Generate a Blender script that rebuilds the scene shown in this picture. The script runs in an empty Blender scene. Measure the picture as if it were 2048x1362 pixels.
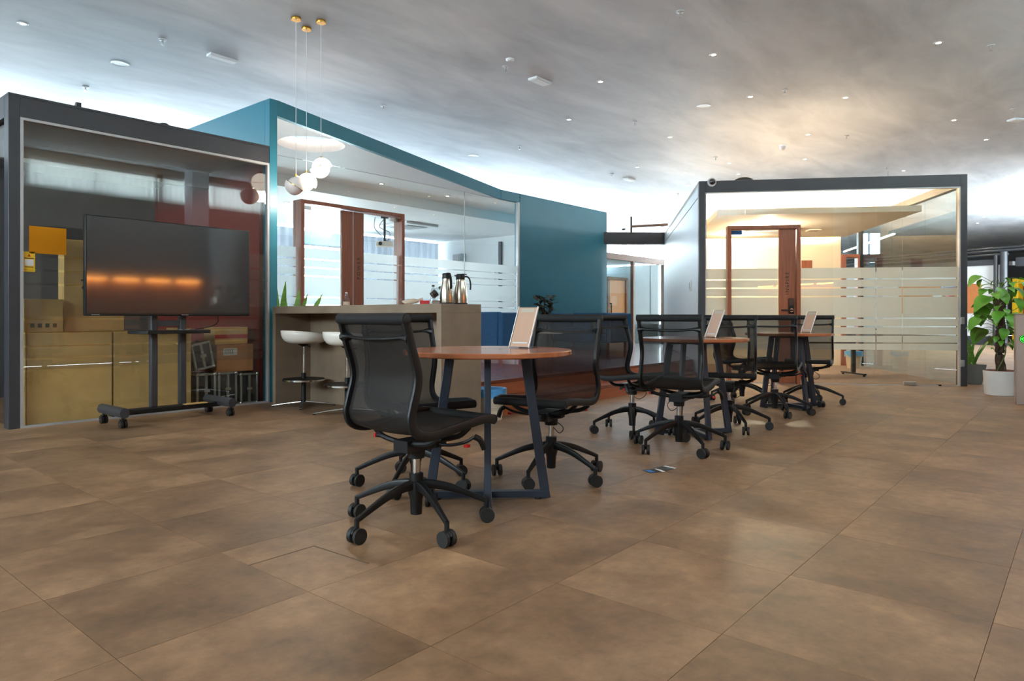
import bpy, bmesh, math, random
from mathutils import Vector, Matrix
random.seed(7)
PI = math.pi
R = math.radians
scene = bpy.context.scene
COL = scene.collection

# ------------------------------------------------------------------ camera
FPX = 1380.0           # focal length in pixels of the 2048 x 1362 frame
EYE = 0.915            # eye height
HOR = 633.0            # horizon row
YAW = R(40)            # viewing direction in the hall: 40 degrees off the long axis
cam_d = bpy.data.cameras.new('camera')
cam = bpy.data.objects.new('camera', cam_d)
COL.objects.link(cam)
cam_d.sensor_width = 36
cam_d.lens = FPX / 2048 * 36
cam_d.shift_y = -(681 - HOR) / 2048
cam_d.clip_start = 0.05
cam_d.clip_end = 200
cam.location = (0, 0, EYE)
cam.rotation_euler = (PI / 2, 0, YAW - PI / 2)
scene.camera = cam

# ------------------------------------------------------------------ world, daylight, exposure
world = bpy.data.worlds.new('overcast_sky')
scene.world = world
world.use_nodes = True
wnt = world.node_tree
wbg = wnt.nodes['Background']
wbg.inputs['Color'].default_value = (0.80, 0.90, 1.0, 1)
wbg.inputs['Strength'].default_value = 22.0
scene.view_settings.view_transform = 'Standard'
scene.view_settings.look = 'None'
scene.view_settings.gamma = 1.0
scene.view_settings.use_curve_mapping = False
scene.view_settings.exposure = 0.66
cy = scene.cycles
cy.max_bounces = 8
cy.diffuse_bounces = 5
cy.glossy_bounces = 4
cy.transmission_bounces = 6
cy.transparent_max_bounces = 24
cy.caustics_reflective = False
cy.caustics_refractive = False
cy.sample_clamp_indirect = 6.0
cy.use_denoising = True
cy.adaptive_threshold = 0.015

def portal(loc, sx, sy, rot):
    d = bpy.data.lights.new('window_portal', 'AREA')
    d.shape = 'RECTANGLE'
    d.size = sx
    d.size_y = sy
    d.cycles.is_portal = True
    o = bpy.data.objects.new('window_portal', d)
    COL.objects.link(o)
    o.location = loc
    o.rotation_euler = rot
    return o
# area lights shine along local -Z.  Wall at v = 13.4 shines towards -Y, and so on.
portal((2.5, 13.38, 3.35), 3.6, 0.7, (R(-90), 0, 0))
portal((12.1, 13.38, 2.2), 16, 3.4, (R(-90), 0, 0))
portal((19.98, 11.1, 2.3), 3.4, 4.6, (0, R(90), 0))
portal((7.5, -1.38, 3.57), 12, 0.6, (R(90), 0, 0))
portal((-5.98, 6.0, 3.05), 1.3, 13.6, (0, R(-90), 0))
portal((23.0, -1.38, 2.2), 8, 2.8, (R(90), 0, 0))

# ------------------------------------------------------------------ projection helpers (camera-space metres -> hall metres)
CY, SY = math.cos(YAW), math.sin(YAW)
def W(X, Y, z=0.0):
    """metres right of / ahead of the camera -> hall coordinates"""
    return Vector((Y * CY + X * SY, Y * SY - X * CY, z))
def at(px, py, z=0.0):
    Y = (EYE - z) * FPX / (py - HOR)
    return W((px - 1024) / FPX * Y, Y, z)
def A(deg):
    """angle in camera space (0 = right, 90 = ahead) -> hall angle"""
    return R(deg) - (PI / 2 - YAW)

# ------------------------------------------------------------------ mesh builder
class MB:
    def __init__(s):
        s.v = []
        s.f = []
    def add(s, vs, fs):
        n = len(s.v)
        s.v += [tuple(p) for p in vs]
        s.f += [tuple(i + n for i in f) for f in fs]
        return s
    def box(s, x0, x1, y0, y1, z0, z1):
        return s.add([(x0, y0, z0), (x1, y0, z0), (x1, y1, z0), (x0, y1, z0), (x0, y0, z1), (x1, y0, z1), (x1, y1, z1), (x0, y1, z1)],
                     [(0, 3, 2, 1), (4, 5, 6, 7), (0, 1, 5, 4), (1, 2, 6, 5), (2, 3, 7, 6), (3, 0, 4, 7)])
    def bar(s, p, q, w, h, up=(0, 0, 1)):
        p, q = Vector(p), Vector(q)
        t = (q - p).normalized()
        u = Vector(up)
        x = t.cross(u)
        if x.length < 1e-4:
            x = t.cross(Vector((1, 0, 0)))
        x.normalize()
        y = x.cross(t)
        c = [x * (-w / 2) + y * (-h / 2), x * (w / 2) + y * (-h / 2), x * (w / 2) + y * (h / 2), x * (-w / 2) + y * (h / 2)]
        return s.add([p + k for k in c] + [q + k for k in c],
                     [(0, 3, 2, 1), (4, 5, 6, 7), (0, 1, 5, 4), (1, 2, 6, 5), (2, 3, 7, 6), (3, 0, 4, 7)])
    def cyl(s, p, q, r0, r1=None, n=16):
        r1 = r0 if r1 is None else r1
        p, q = Vector(p), Vector(q)
        t = (q - p).normalized()
        a = t.orthogonal().normalized()
        b = t.cross(a)
        vs = []
        for c, r in ((p, r0), (q, r1)):
            for k in range(n):
                an = 2 * PI * k / n
                vs.append(c + a * (r * math.cos(an)) + b * (r * math.sin(an)))
        fs = [(k, (k + 1) % n, n + (k + 1) % n, n + k) for k in range(n)]
        fs += [tuple(range(n))[::-1], tuple(range(n, 2 * n))]
        return s.add(vs, fs)
    def lathe(s, prof, n=24, c=(0, 0, 0), closed=False):
        vs = []
        m = len(prof)
        for k in range(n):
            an = 2 * PI * k / n
            for r, z in prof:
                vs.append((c[0] + r * math.cos(an), c[1] + r * math.sin(an), c[2] + z))
        fs = []
        mm = m if closed else m - 1
        for k in range(n):
            k2 = (k + 1) % n
            for j in range(mm):
                j2 = (j + 1) % m
                fs.append((k * m + j, k2 * m + j, k2 * m + j2, k * m + j2))
        if not closed:
            if prof[0][0] > 1e-6:
                fs.append(tuple(k * m for k in range(n))[::-1])
            if prof[-1][0] > 1e-6:
                fs.append(tuple(k * m + m - 1 for k in range(n)))
        return s.add(vs, fs)
    def sweep(s, path, sec, side=None, caps=True, scale=None):
        """sec: list of (a, b); a along the in-plane normal, b along the side axis"""
        n = len(sec)
        P = [Vector(p) for p in path]
        vs = []
        for i, p in enumerate(P):
            t = (P[min(i + 1, len(P) - 1)] - P[max(i - 1, 0)]).normalized()
            if side is not None:
                b = Vector(side)
                b = (b - t * b.dot(t)).normalized()
            else:
                b = t.cross(Vector((0, 0, 1)))
                b = b.normalized() if b.length > 1e-3 else Vector((1, 0, 0))
            nn = b.cross(t)
            k = scale[i] if scale else 1.0
            for (x, y) in sec:
                vs.append(p + nn * (x * k) + b * (y * k))
        fs = []
        for i in range(len(P) - 1):
            for j in range(n):
                j2 = (j + 1) % n
                fs.append((i * n + j, i * n + j2, (i + 1) * n + j2, (i + 1) * n + j))
        if caps:
            fs += [tuple(range(n))[::-1], tuple(range((len(P) - 1) * n, len(P) * n))]
        return s.add(vs, fs)
    def tube(s, path, r, n=8, scale=None):
        sec = [(r * math.cos(2 * PI * k / n), r * math.sin(2 * PI * k / n)) for k in range(n)]
        return s.sweep(path, sec, scale=scale)
    def sphere(s, c, r, n=16, m=10, sz=1.0):
        prof = [(r * math.sin(PI * k / m), -r * sz * math.cos(PI * k / m)) for k in range(m + 1)]
        prof[0] = (1e-5, -r * sz)
        prof[-1] = (1e-5, r * sz)
        return s.lathe(prof, n, c)
    def prism(s, poly, z0, z1):
        n = len(poly)
        return s.add([(x, y, z0) for x, y in poly] + [(x, y, z1) for x, y in poly],
                     [tuple(range(n))[::-1], tuple(range(n, 2 * n))] + [(k, (k + 1) % n, n + (k + 1) % n, n + k) for k in range(n)])
    def mesh(s, name, smooth=True, ang=38):
        me = bpy.data.meshes.new(name)
        bm = bmesh.new()
        vv = [bm.verts.new(p) for p in s.v]
        for f in s.f:
            try:
                bm.faces.new([vv[i] for i in f])
            except ValueError:
                pass
        bmesh.ops.remove_doubles(bm, verts=bm.verts, dist=1e-6)
        bmesh.ops.recalc_face_normals(bm, faces=bm.faces)
        bm.to_mesh(me)
        bm.free()
        if smooth:
            me.shade_smooth()
            me.set_sharp_from_angle(angle=R(ang))
        return me
    def build(s, name, mat, parent=None, loc=None, rot=None, bevel=0, smooth=True, seg=2, ang=38):
        return put(name, s.mesh(name, smooth, ang), mat, parent, loc, rot, bevel, seg)

def put(name, me, mat, parent=None, loc=None, rot=None, bevel=0, seg=2):
    o = bpy.data.objects.new(name, me)
    COL.objects.link(o)
    if mat is not None and not me.materials:
        me.materials.append(mat)
    if parent:
        o.parent = parent
    if loc is not None:
        o.location = loc
    if rot is not None:
        o.rotation_euler = rot if hasattr(rot, '__len__') else (0, 0, rot)
    if bevel:
        m = o.modifiers.new('soft_edge', 'BEVEL')
        m.width = bevel
        m.segments = seg
        m.limit_method = 'ANGLE'
        m.harden_normals = False
    return o
def tag(o, label=None, cat=None, group=None, kind=None):
    if label:
        o['label'] = label
    if cat:
        o['category'] = cat
    if group:
        o['group'] = group
    if kind:
        o['kind'] = kind
    return o
def empty(name, loc=(0, 0, 0), rz=0.0):
    o = bpy.data.objects.new(name, None)
    COL.objects.link(o)
    o.empty_display_size = 0.2
    o.location = loc
    o.rotation_euler = (0, 0, rz)
    return o
def thing(name, label, cat, loc=(0, 0, 0), rz=0.0, group=None):
    return tag(empty(name, loc, rz), label, cat, group)
def struct(name, loc=(0, 0, 0), rz=0.0, label=None):
    return tag(empty(name, loc, rz), label, None, None, 'structure')
def B(*a):
    return MB().box(*a)
def crom(pts, k=6):
    """smooth curve through points"""
    P = [Vector(p) for p in pts]
    out = []
    for i in range(len(P) - 1):
        p0, p1, p2, p3 = P[max(i - 1, 0)], P[i], P[i + 1], P[min(i + 2, len(P) - 1)]
        for j in range(k):
            t = j / k
            out.append(0.5 * ((2 * p1) + (p2 - p0) * t + (2 * p0 - 5 * p1 + 4 * p2 - p3) * t * t + (3 * p1 - p0 - 3 * p2 + p3) * t ** 3))
    out.append(P[-1])
    return out

# ------------------------------------------------------------------ materials
def lin(c):
    return tuple(((x / 255) / 12.92 if x / 255 < 0.04045 else ((x / 255 + 0.055) / 1.055) ** 2.4) for x in c)
def mat(name, rgb, rough=0.5, metal=0.0, var=0.08, scale=6.0, bump=0.0, bscale=60.0, stretch=(1, 1, 1), spec=0.5, detail=4, coat=0.0):
    m = bpy.data.materials.new(name)
    m.use_nodes = True
    nt = m.node_tree
    b = nt.nodes['Principled BSDF']
    b.inputs['Roughness'].default_value = rough
    b.inputs['Metallic'].default_value = metal
    b.inputs['Specular IOR Level'].default_value = spec
    b.inputs['Coat Weight'].default_value = coat
    c = lin(rgb)
    tc = nt.nodes.new('ShaderNodeTexCoord')
    mp = nt.nodes.new('ShaderNodeMapping')
    mp.inputs['Scale'].default_value = stretch
    nt.links.new(tc.outputs['Object'], mp.inputs['Vector'])
    nz = nt.nodes.new('ShaderNodeTexNoise')
    nz.inputs['Scale'].default_value = scale
    nz.inputs['Detail'].default_value = detail
    nt.links.new(mp.outputs['Vector'], nz.inputs['Vector'])
    rp = nt.nodes.new('ShaderNodeValToRGB')
    rp.color_ramp.elements[0].position = 0.3
    rp.color_ramp.elements[1].position = 0.7
    rp.color_ramp.elements[0].color = tuple(x * (1 - var) for x in c) + (1,)
    rp.color_ramp.elements[1].color = tuple(min(1, x * (1 + var)) for x in c) + (1,)
    nt.links.new(nz.outputs['Fac'], rp.inputs['Fac'])
    nt.links.new(rp.outputs['Color'], b.inputs['Base Color'])
    if bump:
        n2 = nt.nodes.new('ShaderNodeTexNoise')
        n2.inputs['Scale'].default_value = bscale
        nt.links.new(mp.outputs['Vector'], n2.inputs['Vector'])
        bp = nt.nodes.new('ShaderNodeBump')
        bp.inputs['Strength'].default_value = bump
        bp.inputs['Distance'].default_value = 0.01
        nt.links.new(n2.outputs['Fac'], bp.inputs['Height'])
        nt.links.new(bp.outputs['Normal'], b.inputs['Normal'])
    return m
def emit(name, rgb, strength):
    m = bpy.data.materials.new(name)
    m.use_nodes = True
    nt = m.node_tree
    nt.nodes.remove(nt.nodes['Principled BSDF'])
    e = nt.nodes.new('ShaderNodeEmission')
    e.inputs['Color'].default_value = lin(rgb) + (1,)
    e.inputs['Strength'].default_value = strength
    nt.links.new(e.outputs[0], nt.nodes['Material Output'].inputs['Surface'])
    return m
def glass(name, tint=(0.93, 0.965, 0.955), ior=1.5, extra=0.0):
    """thin architectural pane: clear transmission plus mirror reflection"""
    m = bpy.data.materials.new(name)
    m.use_nodes = True
    nt = m.node_tree
    nt.nodes.remove(nt.nodes['Principled BSDF'])
    t = nt.nodes.new('ShaderNodeBsdfTransparent')
    t.inputs['Color'].default_value = tint + (1,)
    g = nt.nodes.new('ShaderNodeBsdfGlossy')
    g.inputs['Roughness'].default_value = 0.0
    geo = nt.nodes.new('ShaderNodeNewGeometry')
    # schlick term from the unsigned facing angle, the same for both sides of the pane
    dt = nt.nodes.new('ShaderNodeVectorMath')
    dt.operation = 'DOT_PRODUCT'
    nt.links.new(geo.outputs['Normal'], dt.inputs[0])
    nt.links.new(geo.outputs['Incoming'], dt.inputs[1])
    ab = nt.nodes.new('ShaderNodeMath')
    ab.operation = 'ABSOLUTE'
    nt.links.new(dt.outputs['Value'], ab.inputs[0])
    om = nt.nodes.new('ShaderNodeMath')
    om.operation = 'SUBTRACT'
    om.inputs[0].default_value = 1
    nt.links.new(ab.outputs[0], om.inputs[1])
    pw = nt.nodes.new('ShaderNodeMath')
    pw.operation = 'POWER'
    pw.inputs[1].default_value = 5
    nt.links.new(om.outputs[0], pw.inputs[0])
    r0 = ((ior - 1) / (ior + 1)) ** 2 + extra
    mr = nt.nodes.new('ShaderNodeMath')
    mr.operation = 'MULTIPLY_ADD'
    mr.inputs[1].default_value = 1 - r0
    mr.inputs[2].default_value = r0
    nt.links.new(pw.outputs[0], mr.inputs[0])
    mx = nt.nodes.new('ShaderNodeMixShader')
    nt.links.new(mr.outputs[0], mx.inputs[0])
    nt.links.new(t.outputs[0], mx.inputs[1])
    nt.links.new(g.outputs[0], mx.inputs[2])
    nt.links.new(mx.outputs[0], nt.nodes['Material Output'].inputs['Surface'])
    return m
def film(name, rgb, clear=0.2, back=0.7, noise=0.0):
    """translucent sheet: part clear, part scattering to both sides"""
    m = bpy.data.materials.new(name)
    m.use_nodes = True
    nt = m.node_tree
    nt.nodes.remove(nt.nodes['Principled BSDF'])
    t = nt.nodes.new('ShaderNodeBsdfTransparent')
    d = nt.nodes.new('ShaderNodeBsdfDiffuse')
    l = nt.nodes.new('ShaderNodeBsdfTranslucent')
    c = lin(rgb) + (1,)
    for s in (d, l):
        s.inputs['Color'].default_value = c
    if noise:
        tc = nt.nodes.new('ShaderNodeTexCoord')
        nz = nt.nodes.new('ShaderNodeTexNoise')
        nz.inputs['Scale'].default_value = noise
        nt.links.new(tc.outputs['Object'], nz.inputs['Vector'])
        rp = nt.nodes.new('ShaderNodeValToRGB')
        rp.color_ramp.elements[0].color = tuple(x * 0.8 for x in c[:3]) + (1,)
        rp.color_ramp.elements[1].color = c
        nt.links.new(nz.outputs['Fac'], rp.inputs['Fac'])
        for s in (d, l):
            nt.links.new(rp.outputs['Color'], s.inputs['Color'])
    m1 = nt.nodes.new('ShaderNodeMixShader')
    m1.inputs[0].default_value = back
    nt.links.new(d.outputs[0], m1.inputs[1])
    nt.links.new(l.outputs[0], m1.inputs[2])
    m2 = nt.nodes.new('ShaderNodeMixShader')
    m2.inputs[0].default_value = 1 - clear
    nt.links.new(t.outputs[0], m2.inputs[1])
    nt.links.new(m1.outputs[0], m2.inputs[2])
    nt.links.new(m2.outputs[0], nt.nodes['Material Output'].inputs['Surface'])
    return m

M = {}
M['charcoal'] = mat('charcoal_paint', (52, 52, 56), 0.45, var=0.05)
M['black'] = mat('black_metal', (13, 13, 14), 0.45, 0.0, var=0.1, spec=.35)
M['black_soft'] = mat('black_rubber', (20, 19, 18), 0.6, var=0.12)
M['black_fabric'] = mat('black_upholstery', (24, 23, 23), 0.75, var=0.15, scale=80, spec=.3)
M['leg_steel'] = mat('blue_black_steel', (44, 50, 62), 0.42, 0.3, var=0.06)
M['teal'] = mat('teal_paint', (34, 112, 132), 0.38, var=0.05, scale=2.5)
M['white_paint'] = mat('white_paint', (226, 228, 230), 0.6, var=0.02)
M['cabin_white'] = mat('pale_grey_panel', (224, 231, 238), 0.45, var=0.02)
M['cream'] = mat('cream_wall', (236, 222, 198), 0.7, var=0.02)
M['cream_ceil'] = mat('cream_ceiling', (230, 216, 196), 0.75, var=0.02)
M['trim_grey'] = mat('grey_aluminium_trim', (178, 176, 176), 0.4, 0.3, var=0.03)
M['aluminium'] = mat('aluminium', (190, 190, 188), 0.3, 0.9, var=0.05)
M['chrome'] = mat('polished_chrome', (205, 203, 200), 0.13, 1.0, var=0.03)
M['red_wall'] = mat('red_wall_paint', (122, 34, 26), 0.6, var=0.06)
M['grey_wall'] = mat('grey_wall_paint', (92, 88, 88), 0.7, var=0.05)
M['greige'] = mat('greige_ceiling', (140, 128, 112), 0.7, var=0.04)
M['walnut'] = mat('walnut_door', (136, 76, 48), 0.42, var=0.22, scale=3, stretch=(14, 14, 0.7), detail=6)
M['oak'] = mat('oak_veneer', (198, 136, 88), 0.4, var=0.12, scale=3, stretch=(9, 9, 0.6))
M['brown_frame'] = mat('brown_frame', (120, 92, 76), 0.5, var=0.06)
M['concrete'] = mat('concrete_laminate', (134, 114, 94), 0.55, var=0.16, scale=4.5, bump=0.05, bscale=40, detail=8)
M['platform'] = mat('merbau_deck', (118, 58, 42), 0.26, var=0.2, scale=2.5, stretch=(0.5, 9, 9), detail=6, coat=0.25)
M['riser'] = mat('merbau_riser', (160, 82, 44), 0.35, var=0.18, scale=2.5, stretch=(0.5, 9, 9))
M['table_wood'] = mat('cherry_veneer', (166, 98, 62), 0.24, var=0.16, scale=3, stretch=(1.0, 11, 11), detail=6, coat=0.3)
M['blue_sofa'] = mat('blue_velvet', (18, 72, 112), 0.8, var=0.16, scale=30, bump=0.1, bscale=200)
M['drape'] = mat('grey_drape', (120, 124, 134), 0.85, var=0.08)
M['drape_t'] = film('grey_drape_cloth', (120, 123, 132), 0.0, 0.16)
M['sheer'] = film('white_sheer_curtain', (232, 236, 230), 0.05, 0.7)
M['blind'] = film('blue_grey_blind', (150, 164, 182), 0.05, 0.6)
M['glass'] = glass('clear_glass')
M['glass_hall'] = glass('dark_cabin_glass', (0.93, 0.945, 0.93), 1.5, 0.02)
M['film'] = film('frosted_film', (218, 222, 224), 0.12, 0.78)
M['film_thin'] = film('thin_frosted_film', (200, 200, 196), 0.90, 0.6)
M['carton'] = mat('kraft_carton', (226, 182, 114), 0.85, var=0.1, scale=5)
M['carton_brown'] = mat('brown_carton', (186, 120, 66), 0.85, var=0.1, scale=5)
M['board'] = mat('pale_plywood', (206, 166, 104), 0.6, var=0.12, scale=4, stretch=(6, 6, 0.6))
M['case_black'] = mat('flight_case_panel', (22, 24, 26), 0.4, var=0.15)
M['screen'] = mat('tv_screen_glass', (7, 9, 14), 0.35, 0.0, var=0.05, spec=0.4, coat=1.0)
M['screen'].node_tree.nodes['Principled BSDF'].inputs['Coat Roughness'].default_value = 0.07
M['screen'].node_tree.nodes['Principled BSDF'].inputs['Coat IOR'].default_value = 1.75
M['paper'] = mat('white_paper', (232, 230, 226), 0.8, var=0.02)
M['orange_sheet'] = film('orange_sheet', (236, 160, 40), 0.05, 0.35)
M['yellow'] = mat('yellow_print', (240, 190, 20), 0.5, var=0.04)
M['peach'] = mat('peach_print', (214, 166, 136), 0.35, var=0.05)
M['acrylic'] = glass('clear_acrylic', (0.95, 0.97, 0.98), 1.49)
M['white_gloss'] = mat('white_gloss_plastic', (232, 224, 212), 0.25, var=0.02)
M['white_pot'] = mat('white_ceramic', (222, 220, 216), 0.35, var=0.03)
M['grey_pot'] = mat('grey_planter', (98, 98, 96), 0.6, var=0.08)
M['soil'] = mat('red_brown_soil', (120, 66, 46), 0.9, var=0.25, scale=40, bump=0.6, bscale=80)
M['leaf'] = mat('green_leaf', (84, 138, 34), 0.38, var=0.25, scale=9)
M['leaf'].node_tree.nodes['Principled BSDF'].inputs['Subsurface Weight'].default_value = 0.0
M['leaf_dark'] = mat('dark_bronze_leaf', (58, 54, 44), 0.3, var=0.35, scale=10)
M['snake'] = mat('snake_plant_leaf', (96, 142, 52), 0.4, var=0.35, scale=12, stretch=(1, 1, 5))
M['bark'] = mat('mossy_bark', (70, 52, 36), 0.95, var=0.4, scale=30, bump=0.9, bscale=50)
M['stem'] = mat('green_stem', (92, 110, 50), 0.6, var=0.15)
M['bin'] = mat('beige_bin_plastic', (206, 190, 168), 0.55, var=0.04)
M['liner'] = mat('blue_bin_liner', (78, 150, 205), 0.3, var=0.15, scale=18, bump=0.5, bscale=30)
M['steel'] = mat('brushed_steel_flask', (186, 172, 156), 0.2, 1.0, var=0.06)
M['red'] = mat('red_plastic', (190, 24, 26), 0.4, var=0.05)
M['brass'] = mat('brass', (200, 150, 70), 0.25, 1.0, var=0.05)
M['globe'] = emit('opal_globe_lit', (255, 244, 228), 3.2)
M['globe_off'] = mat('opal_globe_dim', (232, 218, 212), 0.3, var=0.02)
M['lens'] = emit('downlight_lens', (255, 232, 196), 40.0)
M['lens_cool'] = emit('room_downlight_lens', (255, 250, 240), 14.0)
M['tube_light'] = emit('linear_tube_light', (255, 246, 226), 20.0)
M['cove'] = emit('cove_strip_warm', (255, 226, 186), 300.0)
M['added_uplight'] = emit('added_warm_strip', (255, 220, 174), 8.0)
M['led_orange'] = emit('orange_led_strip', (255, 168, 80), 32.0)
M['green_led'] = emit('green_arrow_led', (60, 255, 60), 1.6)
M['ring'] = emit('added_ring_glow', (255, 240, 224), 6.0)
M['fixture'] = mat('white_fixture', (214, 216, 218), 0.4, var=0.03)
M['diffuser'] = mat('white_diffuser', (236, 238, 240), 0.5, var=0.02)
M['gate'] = mat('warm_grey_gate_panel', (150, 130, 118), 0.4, var=0.05)
M['taupe_wall'] = mat('taupe_wall_paint', (150, 142, 134), 0.7, var=0.04)
M['pale_blue'] = mat('pale_blue_wall', (176, 192, 200), 0.7, var=0.03)
M['cork'] = mat('cork_board', (184, 112, 62), 0.85, var=0.14, scale=40)
M['carpet'] = mat('taupe_carpet', (124, 104, 90), 0.95, var=0.3, scale=14, stretch=(1, 5, 1), bump=0.3, bscale=200)
M['blue_print'] = mat('blue_print', (40, 120, 190), 0.5)
M['dark_print'] = mat('dark_print', (52, 54, 54), 0.5, var=0.3, scale=20)
M['pink_print'] = mat('pink_print', (226, 150, 176), 0.5)
M['teal_print'] = mat('cyan_print', (70, 180, 190), 0.5)
M['glass_bottle'] = glass('clear_bottle_plastic', (0.86, 0.9, 0.92), 1.5, 0.06)
M['coffee'] = mat('coffee_granules', (52, 36, 30), 0.7, var=0.3, scale=60)
M['wrap'] = film('cream_wrapper', (226, 206, 182), 0.1, 0.3)
M['text_dark'] = mat('dark_lettering', (14, 11, 10), 0.6)

# mesh fabric of the chairs: fine dark net, partly see-through
m = bpy.data.materials.new('black_mesh_net')
m.use_nodes = True
nt = m.node_tree
pb = nt.nodes['Principled BSDF']
pb.inputs['Base Color'].default_value = lin((32, 29, 27)) + (1,)
pb.inputs['Roughness'].default_value = 0.6
pb.inputs['Specular IOR Level'].default_value = 0.2
tr = nt.nodes.new('ShaderNodeBsdfTransparent')
mx = nt.nodes.new('ShaderNodeMixShader')
lw = nt.nodes.new('ShaderNodeLayerWeight')
lw.inputs['Blend'].default_value = 0.35
mr = nt.nodes.new('ShaderNodeMapRange')
mr.inputs['To Min'].default_value = 0.76
mr.inputs['To Max'].default_value = 1.0
nt.links.new(lw.outputs['Facing'], mr.inputs['Value'])
nt.links.new(mr.outputs['Result'], mx.inputs[0])
nt.links.new(tr.outputs[0], mx.inputs[1])
nt.links.new(pb.outputs[0], mx.inputs[2])
nt.links.new(mx.outputs[0], nt.nodes['Material Output'].inputs['Surface'])
M['net'] = m

# floor tiles: every tile takes its own tone and its own piece of the mottling
TILE = 0.59
T0 = at(1444, 1268)
def tile_material():
    m = bpy.data.materials.new('brown_stone_tile')
    m.use_nodes = True
    nt = m.node_tree
    N, L = nt.nodes, nt.links
    b = N['Principled BSDF']
    geo = N.new('ShaderNodeNewGeometry')
    off = N.new('ShaderNodeVectorMath')
    off.operation = 'SUBTRACT'
    off.inputs[1].default_value = (T0.x, T0.y, 0)
    L.new(geo.outputs['Position'], off.inputs[0])
    dv = N.new('ShaderNodeVectorMath')
    dv.operation = 'SCALE'
    dv.inputs['Scale'].default_value = 1 / TILE
    L.new(off.outputs[0], dv.inputs[0])
    fl = N.new('ShaderNodeVectorMath')
    fl.operation = 'FLOOR'
    L.new(dv.outputs[0], fl.inputs[0])
    fz = N.new('ShaderNodeVectorMath')
    fz.operation = 'MULTIPLY'
    fz.inputs[1].default_value = (1, 1, 0)
    L.new(fl.outputs[0], fz.inputs[0])
    wn = N.new('ShaderNodeTexWhiteNoise')
    wn.noise_dimensions = '3D'
    L.new(fz.outputs[0], wn.inputs['Vector'])
    sc = N.new('ShaderNodeVectorMath')
    sc.operation = 'SCALE'
    sc.inputs['Scale'].default_value = 30
    L.new(wn.outputs['Color'], sc.inputs[0])
    ad = N.new('ShaderNodeVectorMath')
    ad.operation = 'ADD'
    L.new(geo.outputs['Position'], ad.inputs[0])
    L.new(sc.outputs[0], ad.inputs[1])
    n1 = N.new('ShaderNodeTexNoise')
    n1.inputs['Scale'].default_value = 2.6
    n1.inputs['Detail'].default_value = 7
    n1.inputs['Roughness'].default_value = 0.62
    L.new(ad.outputs[0], n1.inputs['Vector'])
    n2 = N.new('ShaderNodeTexNoise')
    n2.inputs['Scale'].default_value = 17
    n2.inputs['Detail'].default_value = 5
    n2.inputs['Roughness'].default_value = 0.7
    L.new(ad.outputs[0], n2.inputs['Vector'])
    rp = N.new('ShaderNodeValToRGB')
    e = rp.color_ramp.elements
    e[0].position = 0.30
    e[0].color = lin((100, 76, 54)) + (1,)
    e[1].position = 0.72
    e[1].color = lin((160, 126, 94)) + (1,)
    k = e.new(0.5)
    k.color = lin((131, 100, 73)) + (1,)
    L.new(n1.outputs['Fac'], rp.inputs['Fac'])
    r2 = N.new('ShaderNodeMapRange')
    r2.inputs['From Min'].default_value = 0.3
    r2.inputs['From Max'].default_value = 0.7
    r2.inputs['To Min'].default_value = 0.78
    r2.inputs['To Max'].default_value = 1.18
    L.new(n2.outputs['Fac'], r2.inputs['Value'])
    r3 = N.new('ShaderNodeMapRange')
    r3.inputs['To Min'].default_value = 0.82
    r3.inputs['To Max'].default_value = 1.12
    L.new(wn.outputs['Value'], r3.inputs['Value'])
    ml = N.new('ShaderNodeMath')
    ml.operation = 'MULTIPLY'
    L.new(r2.outputs[0], ml.inputs[0])
    L.new(r3.outputs[0], ml.inputs[1])
    vs = N.new('ShaderNodeVectorMath')
    vs.operation = 'SCALE'
    L.new(rp.outputs['Color'], vs.inputs[0])
    L.new(ml.outputs[0], vs.inputs['Scale'])
    L.new(vs.outputs[0], b.inputs['Base Color'])
    rr = N.new('ShaderNodeMapRange')
    rr.inputs['To Min'].default_value = 0.40
    rr.inputs['To Max'].default_value = 0.56
    L.new(n1.outputs['Fac'], rr.inputs['Value'])
    L.new(rr.outputs[0], b.inputs['Roughness'])
    b.inputs['Specular IOR Level'].default_value = 0.5
    return m
M['tile'] = tile_material()
M['grout'] = mat('dark_grout', (92, 74, 57), 0.8, var=0.1)

# hall ceiling: trowelled plaster with long cloudy streaks
def ceiling_material():
    m = bpy.data.materials.new('cloudy_plaster_ceiling')
    m.use_nodes = True
    nt = m.node_tree
    N, L = nt.nodes, nt.links
    b = N['Principled BSDF']
    b.inputs['Roughness'].default_value = 0.6
    geo = N.new('ShaderNodeNewGeometry')
    mp = N.new('ShaderNodeMapping')
    mp.inputs['Rotation'].default_value = (0, 0, R(18))
    mp.inputs['Scale'].default_value = (0.55, 1.5, 1)
    L.new(geo.outputs['Position'], mp.inputs['Vector'])
    n1 = N.new('ShaderNodeTexNoise')
    n1.inputs['Scale'].default_value = 0.8
    n1.inputs['Detail'].default_value = 8
    n1.inputs['Roughness'].default_value = 0.6
    n1.inputs['Distortion'].default_value = 0.35
    L.new(mp.outputs[0], n1.inputs['Vector'])
    rp = N.new('ShaderNodeValToRGB')
    e = rp.color_ramp.elements
    e[0].position = 0.32
    e[0].color = lin((184, 187, 193)) + (1,)
    e[1].position = 0.66
    e[1].color = lin((224, 226, 230)) + (1,)
    L.new(n1.outputs['Fac'], rp.inputs['Fac'])
    L.new(rp.outputs['Color'], b.inputs['Base Color'])
    return m
M['ceiling'] = ceiling_material()

# ================================================================== THE SETTING
CEIL = 3.99
U0, U1, V0, V1 = -6.0, 41.0, -1.4, 13.4

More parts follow.
